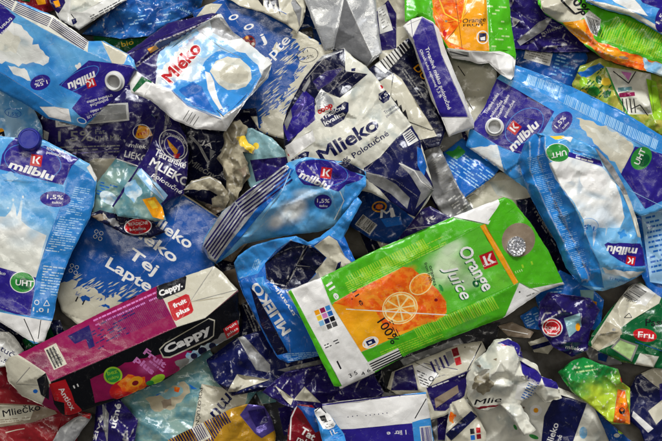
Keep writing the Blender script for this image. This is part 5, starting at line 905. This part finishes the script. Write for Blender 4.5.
item('juice_carton', 'big flattened green carton reading Orange Juice with a round foil seal at its right end', 'carton',
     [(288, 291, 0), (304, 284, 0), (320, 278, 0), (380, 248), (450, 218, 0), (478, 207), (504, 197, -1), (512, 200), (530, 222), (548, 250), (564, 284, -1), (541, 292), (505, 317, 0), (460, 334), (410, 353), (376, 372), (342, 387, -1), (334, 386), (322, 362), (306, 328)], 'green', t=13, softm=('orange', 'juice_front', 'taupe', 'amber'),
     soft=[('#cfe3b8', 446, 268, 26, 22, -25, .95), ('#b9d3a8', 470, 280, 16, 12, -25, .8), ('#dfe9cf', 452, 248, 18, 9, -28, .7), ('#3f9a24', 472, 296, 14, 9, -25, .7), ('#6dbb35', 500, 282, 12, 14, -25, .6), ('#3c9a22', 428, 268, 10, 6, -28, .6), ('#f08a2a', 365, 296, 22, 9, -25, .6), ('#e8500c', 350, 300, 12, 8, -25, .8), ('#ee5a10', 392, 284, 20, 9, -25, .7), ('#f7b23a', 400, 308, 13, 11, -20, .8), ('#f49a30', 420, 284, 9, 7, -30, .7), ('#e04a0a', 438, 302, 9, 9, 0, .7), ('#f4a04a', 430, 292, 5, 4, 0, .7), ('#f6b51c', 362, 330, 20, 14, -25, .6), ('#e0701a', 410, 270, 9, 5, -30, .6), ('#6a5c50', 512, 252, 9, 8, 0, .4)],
     art=[P('clean_white', (286, 288), (320.5, 277), (331, 304), (361, 352), (376, 374), (340, 390), (334, 388), (289, 296)), P('green', (287, 292), (291, 290), (342, 386), (334, 388)), P('green', (320, 279), (331, 303), (340, 320), (325, 290)),
          P('juice_front', (331, 304), (481, 226.5), (514, 284), (361, 352)), P('amber', (332, 305), (345, 297), (380, 300), (440, 318), (361, 352)),
          N('orange', [(333, 303), (352, 292), (380, 278), (403, 267), (412, 268), (424, 278), (438, 290), (446, 302), (447, 313), (440, 318), (372, 310), (352, 308)], .5, 6, 3), N('orange', [(376, 311), (446, 315), (436, 321), (398, 332), (384, 328)], .5, 6, 3),
E('pith', 400, 308, 18, 16, -20), E('orange_flesh', 400, 308, 17, 15, -20), E('pith', 400, 308, 16, 14, -20)] + [P('orange_flesh', *[(400+q*math.cos(a+o)*15.4, 308+q*math.sin(a+o)*13.4) for q, o in ((.1, 0), (.55, -.3), (.94, -.33), (1, 0), (.94, .33), (.55, .3))]) for a in (k*.785+.2 for k in range(8))] +
         [E('pith', 421, 284, 13, 9.6, -40), E('orange_flesh', 421, 284, 12, 8.6, -40)] + [P('orange', *[(421+q*(math.cos(a+o)*11*.77-math.sin(a+o)*7.6*-.64), 284+q*(-math.cos(a+o)*11*.64+math.sin(a+o)*7.6*.77)) for q, o in ((.12, 0), (.55, -.28), (.94, -.3), (.94, .3), (.55, .28))]) for a in (k*.785 for k in range(8))] +
         [E('leaf_green', 441, 288, 4, 1.8, 60), E('dark_red', 352, 299, .9, .8), E('amber', 370, 297, 5, 1.6, -22), E('amber', 386, 290, 3, 1, -22)] +
         [L('yellow', .4, (377+k*7.3, 292+3*math.sin(k*2.)), (378+k*7.3, 292.6+3*math.sin(k*2.))) for k in range(5)] +
         [L('milk', .9, (346, 309), (396, 312), (448, 315)), E('dark_red', 436, 300, 1.8, 1.6),
          T('ink', '1l e', (352, 292), (361, 306), 5, bold=.01), T('clean_white', '1l e', (326, 285), (336, 300), 6.5, bold=.03), T('ink', '100%', (377, 322), (392, 345), 9, bold=.01), MT('ink', (392, 320), (400, 336), (388, 322), 2, 4),
          RING('clean_white', 370.5, 342.5, 8.4, 5.6, 1.2, -22), P('clean_white', (363.5, 341.5), (375, 336.8), (378, 342.5), (366, 348)), P('navy', (365.5, 341.5), (373.5, 338.3), (376, 342.5), (368, 346)), P('clean_white', (368, 342.5), (371.5, 341), (372, 342.8), (369, 344)),
          T('dark_green', 'Orange', (457.2, 250.8), (483.2, 292.8), 12.5, bold=.025, shear=.1), T('clean_white', 'Orange', (458, 250), (484, 292), 12.5, bold=.02, shear=.1), T('dark_green', 'Juice', (443.4, 268.8), (461.4, 300.8), 12, bold=.02, shear=.3), T('clean_white', 'Juice', (444, 268), (462, 300), 12, bold=.01, shear=.3), K(*z1(380, 200, 399, 220), 15, -22), T('clean_white', 'Classic', *z(380, 200, (380, 247), (428, 228)), 2.2), T('ink', 'from fresh', (424, 263), (430, 283), 3), T('ink', 'oranges', (429, 266), (434, 286), 3.6),
          P('amber', (480, 226), (485, 224), (518.5, 282), (514, 285)), P('clean_white', *z(380, 200, (268, 62), (430, -10), (440, 12), (398, 90))), P('clean_white', *z(380, 200, (512, 304), (551, 326), (680, 300), (660, 330), (560, 430), (420, 460), (460, 425))), L('grey', .5, *z(380, 200, (512, 304), (600, 345), (660, 318))), L('grey', .5, *z(380, 200, (268, 62), (398, 90))),
          RING('grey', *z1(512, 200, 72, 378), 2.4, 2.4, .5), MT('grey', *z(512, 200, (52, 352), (85, 338), (58, 362)), 1, 6), E('ink', *z1(512, 200, 28, 338), .9, .8),
          E('taupe', 518.5, 240, 17.5, 16.5, -60), P('green', (505, 197), (516, 206), (500, 218), (488, 221)), T('lime', '1 l', *z(512, 200, (38, 250), (78, 236)), 3.4),
          MT('lime', (345, 283), (443, 236), (350, 294), 6, 3, h=.5, dens=1), STR('lime', (352, 286), (430, 248), (346, 276), 36, .35, seed=4), STR('lime', (420, 340), (500, 308), (413, 328), 40, .35, seed=7), MT('lime', (380, 352), (440, 328), (384, 362), 5, 3, dens=1), STR('pale_green', *z(512, 200, (10, 262), (40, 252), (14, 270)), 4, .4)] +
         [P(c, (314+a*5.4+b*2.2, 311+b*5.4-a*2.2), (318.6+a*5.4+b*2.2, 309.2+b*5.4-a*2.2), (320.4+a*5.4+b*2.2, 313.8+b*5.4-a*2.2), (315.8+a*5.4+b*2.2, 315.6+b*5.4-a*2.2)) for a, b, c in ((0, 0, 'amber'), (1, 0, 'magenta'), (2, 0, 'light_blue'), (0, 1, 'yellow'), (1, 1, 'pink'), (2, 1, 'mid_blue'), (0, 2, 'ice'), (1, 2, 'navy'), (2, 2, 'ink'), (0, 3, 'white'), (1, 3, 'dark_grey'), (2, 3, 'dark_grey'))] +
         [MT('dark_grey', (324, 345), (338, 339), (326, 350), 2, 4), L('ink', 1.7, (337, 361), (341, 369)), P('white', (366, 363), (398, 348), (402, 357), (370, 374)), STR('ink', (369, 364), (374, 372), (399, 350), 4, .55), T('ink', '3 5', (350, 378), (358, 374), 4), T('ink', '4 6', (362, 376), (371, 371), 3.4)],
     folds=[[(320, 278, 0), (331, 304, 3), (361, 352, 3), (376, 373, 0)], [(331, 304, 3), (400, 268, 4), (483, 224, 4), (505, 198, 0)], [(361, 352, 3), (440, 320, 5), (518, 283, 4), (563, 284, 0)], [(483, 224, 4), (500, 252, 3), (518, 283, 4)], [(450, 218, 0), (483, 224, 4)], [(518, 283, 4), (506, 316, 0)]], facet=(38, 3), crum=.88, group=GJ, rnd=1.6,
     caps=[('foil', 516, 246.5, 9.6)])
item('juice_carton', 'magenta and black fruit juice brick carton with white folded ends, lower left', 'carton',
     [(5, 363, -6), (9, 357, -2), (17, 355, 0), (37, 345, 0), (100, 313), (157, 286, 0), (188, 275, 1), (214, 266, 0), (222, 272, -2), (238, 290, -4), (240, 312, -14), (239, 333, -18), (205, 352, -20), (165, 380, -20), (110, 402, -20), (66, 416, -20), (56, 410, -18), (44, 406, -16), (22, 396, -14), (8, 381, -10)], 'magenta', t=24, edge='black', rnd=2.5,
     art=[MT('deep_purple', *z(0, 220, (180, 218), (268, 172), (198, 262), s=2), 8, 5, dens=.5), MT('pink', *z(0, 220, (186, 200), (345, 128), (194, 218), s=2), 2, 6, h=.35), STR('deep_purple', *z(0, 220, (205, 198), (350, 132), (230, 240), s=2), 44, .22), P('deep_purple', *z(0, 220, (135, 232), (178, 210), (190, 252), (178, 258), (172, 238), (150, 248), s=2)),
          # print on the black front panel
          N('magenta', z(0, 220, (180, 318), (250, 286), (350, 262), (400, 262), (360, 300), (300, 330), (250, 350), (190, 366), s=2), .6, 5, 3), N('grey', z(0, 220, (350, 285), (430, 240), (475, 200), (478, 226), (420, 262), (360, 300), s=2), 1.5, 3, 6), N('ice', z(0, 220, (370, 270), (420, 245), (440, 250), (380, 285), s=2), 1.5, 3, 8), E('dark_navy', *z1(0, 220, 405, 262, 2), 4.5, 4), E('dark_navy', *z1(0, 220, 425, 252, 2), 3.6, 3.4), E('navy', *z1(0, 220, 388, 272, 2), 3.4, 3),
          T('pink', 'Fruit', (143, 353), (164, 368), 6, bold=.04), T('pink', 'plus', (134, 360), (152, 375), 6, bold=.04), MT('pink', (150, 360), (166, 372), (147, 364), 1, 3),
          E('lime', *z1(0, 321, 415, 200), 9.4, 8.8), E('leaf_green', *z1(0, 321, 415, 200), 7.6, 7), T('lime', 'bez', *z(0, 321, (396, 200), (432, 190)), 4), T('lime', 'cukru', *z(0, 321, (398, 218), (436, 208)), 3),
          E('red', *z1(0, 321, 455, 250), 15, 9.5, -20), N('orange', z(0, 321, (430, 230), (470, 196), (530, 205), (540, 240), (490, 262), (450, 258)), 1, 4, 3), E('amber', *z1(0, 321, 500, 222), 7, 5, -20), E('dark_red', *z1(0, 321, 497, 228), 3.4, 2.4, -20), E('lime', *z1(0, 220, 315, 318, 2), 8, 4, -25), E('leaf_green', *z1(0, 220, 300, 326, 2), 4, 2.4, -10),
          P('red', *z(0, 321, (180, 232), (240, 214), (262, 262), (275, 300), (300, 325), (298, 345), (238, 345), (236, 300), (200, 292))), T('clean_white', 'Antiox', *z(0, 321, (214, 250), (262, 330)), 5.5), T('clean_white', '1l', *z(0, 321, (272, 248), (290, 240)), 3),
          P('cream', *z(0, 220, (318, 258), (330, 246), (418, 196), (430, 200), (428, 232), (418, 240), (340, 276), (326, 276), s=2)), P('ink', *z(0, 220, (320, 260), (331, 248), (417, 198), (428, 202), (426, 231), (416, 238), (340, 273), (328, 273), s=2)), T('clean_white', 'Cappy', *z(0, 220, (332, 268), (424, 222), s=2), 7.5, bold=.045),
          P('red', *z(0, 220, (446, 218), (474, 200), (480, 222), (454, 238), s=2)), T('clean_white', 'fruit', *z(0, 220, (452, 222), (474, 208), s=2), 2.6), T('clean_white', 'plus', *z(0, 220, (456, 231), (477, 218), s=2), 2.6),
          L('grey', .7, *z(0, 321, (60, 228), (110, 170))), L('grey', .6, *z(0, 321, (60, 232), (150, 236))), E('mid_blue', *z1(0, 321, 130, 258), 2.4, 2), P('ink', *z(0, 321, (135, 215), (168, 190), (180, 228), (180, 290), (150, 270))),
          P('cream', *z(0, 220, (88, 258), (112, 246), (134, 288), (108, 300), s=2)), STR('ink', *z(0, 220, (92, 260), (110, 251), (110, 297), s=2), 3, .5), STR('ink', *z(0, 220, (92, 262), (112, 292), (108, 254), s=2), 16, seed=3), P('cream', (157, 286), (188, 275), (214, 266), (222, 272), (238, 290), (205, 318), (177, 327)), L('grey', .6, (157, 286), (190, 302), (237, 290)), L('grey', .6, (190, 302), (214, 266)), L('board_edge', .8, (190, 302), (224, 297)),
          P('ink', *z(0, 220, (313, 134), (322, 128), (368, 108), (373, 114), (370, 138), (362, 143), (320, 160), (314, 156), s=2)), T('clean_white', 'Cappy.', *z(0, 220, (320, 153), (366, 133), s=2), 5.4, bold=.045), P('red', *z(0, 220, (335, 165), (372, 148), (378, 150), (387, 180), (384, 186), (352, 202), (346, 200), s=2)), T('clean_white', 'fruit', *z(0, 220, (348, 176), (374, 164), s=2), 4.2, bold=.04), T('clean_white', 'plus', *z(0, 220, (354, 192), (380, 180), s=2), 4.2, bold=.04)],
     parts=[('front_panel', [(50, 382), (113, 355), (177, 327), (205, 318), (238, 291), (242, 312), (241, 335), (205, 354), (165, 382), (110, 404), (64, 418), (54, 404)], 'black', 'black front panel with fruit pictures and lettering'),
            ('left_end', [(3, 364), (8, 355), (17, 354), (24, 358), (45, 372), (51, 383), (42, 404), (46, 408), (20, 397), (6, 382)], 'cream', 'white folded end')],
     folds=[[(18, 356, 0), (46, 374, 4), (50, 382, 6), (113, 355, 8), (177, 327, 8), (205, 318, 8), (238, 291, 0)], [(177, 327, 8), (190, 302, 4), (214, 266, 0)], [(46, 374, 4), (42, 404, -14)], [(22, 382, -4), (45, 376, 2)], [(157, 286, 0), (177, 327, 8)]], facet=(60, 1.5), crum=.45, slope=.12, allow=1.2, softm=('magenta', 'red', 'orange', 'amber', 'pink', 'grey'),
     soft=[('#8c1c58', 90, 330, 40, 8, -25, .5), ('#5e1040', 40, 362, 20, 12, -25, .6), ('#c86aa8', 150, 366, 14, 8, -20, .5), ('#f0a030', 134, 383, 7, 4, -20, .7), ('#e84020', 120, 392, 8, 5, -20, .6), ('#c03020', 142, 388, 4, 4, 0, .6), ('#f6c060', 128, 380, 4, 2.4, -20, .7), ('#e6e6ea', 206, 352, 20, 4, -30, .6), ('#3a1030', 118, 372, 12, 8, 0, .5)])
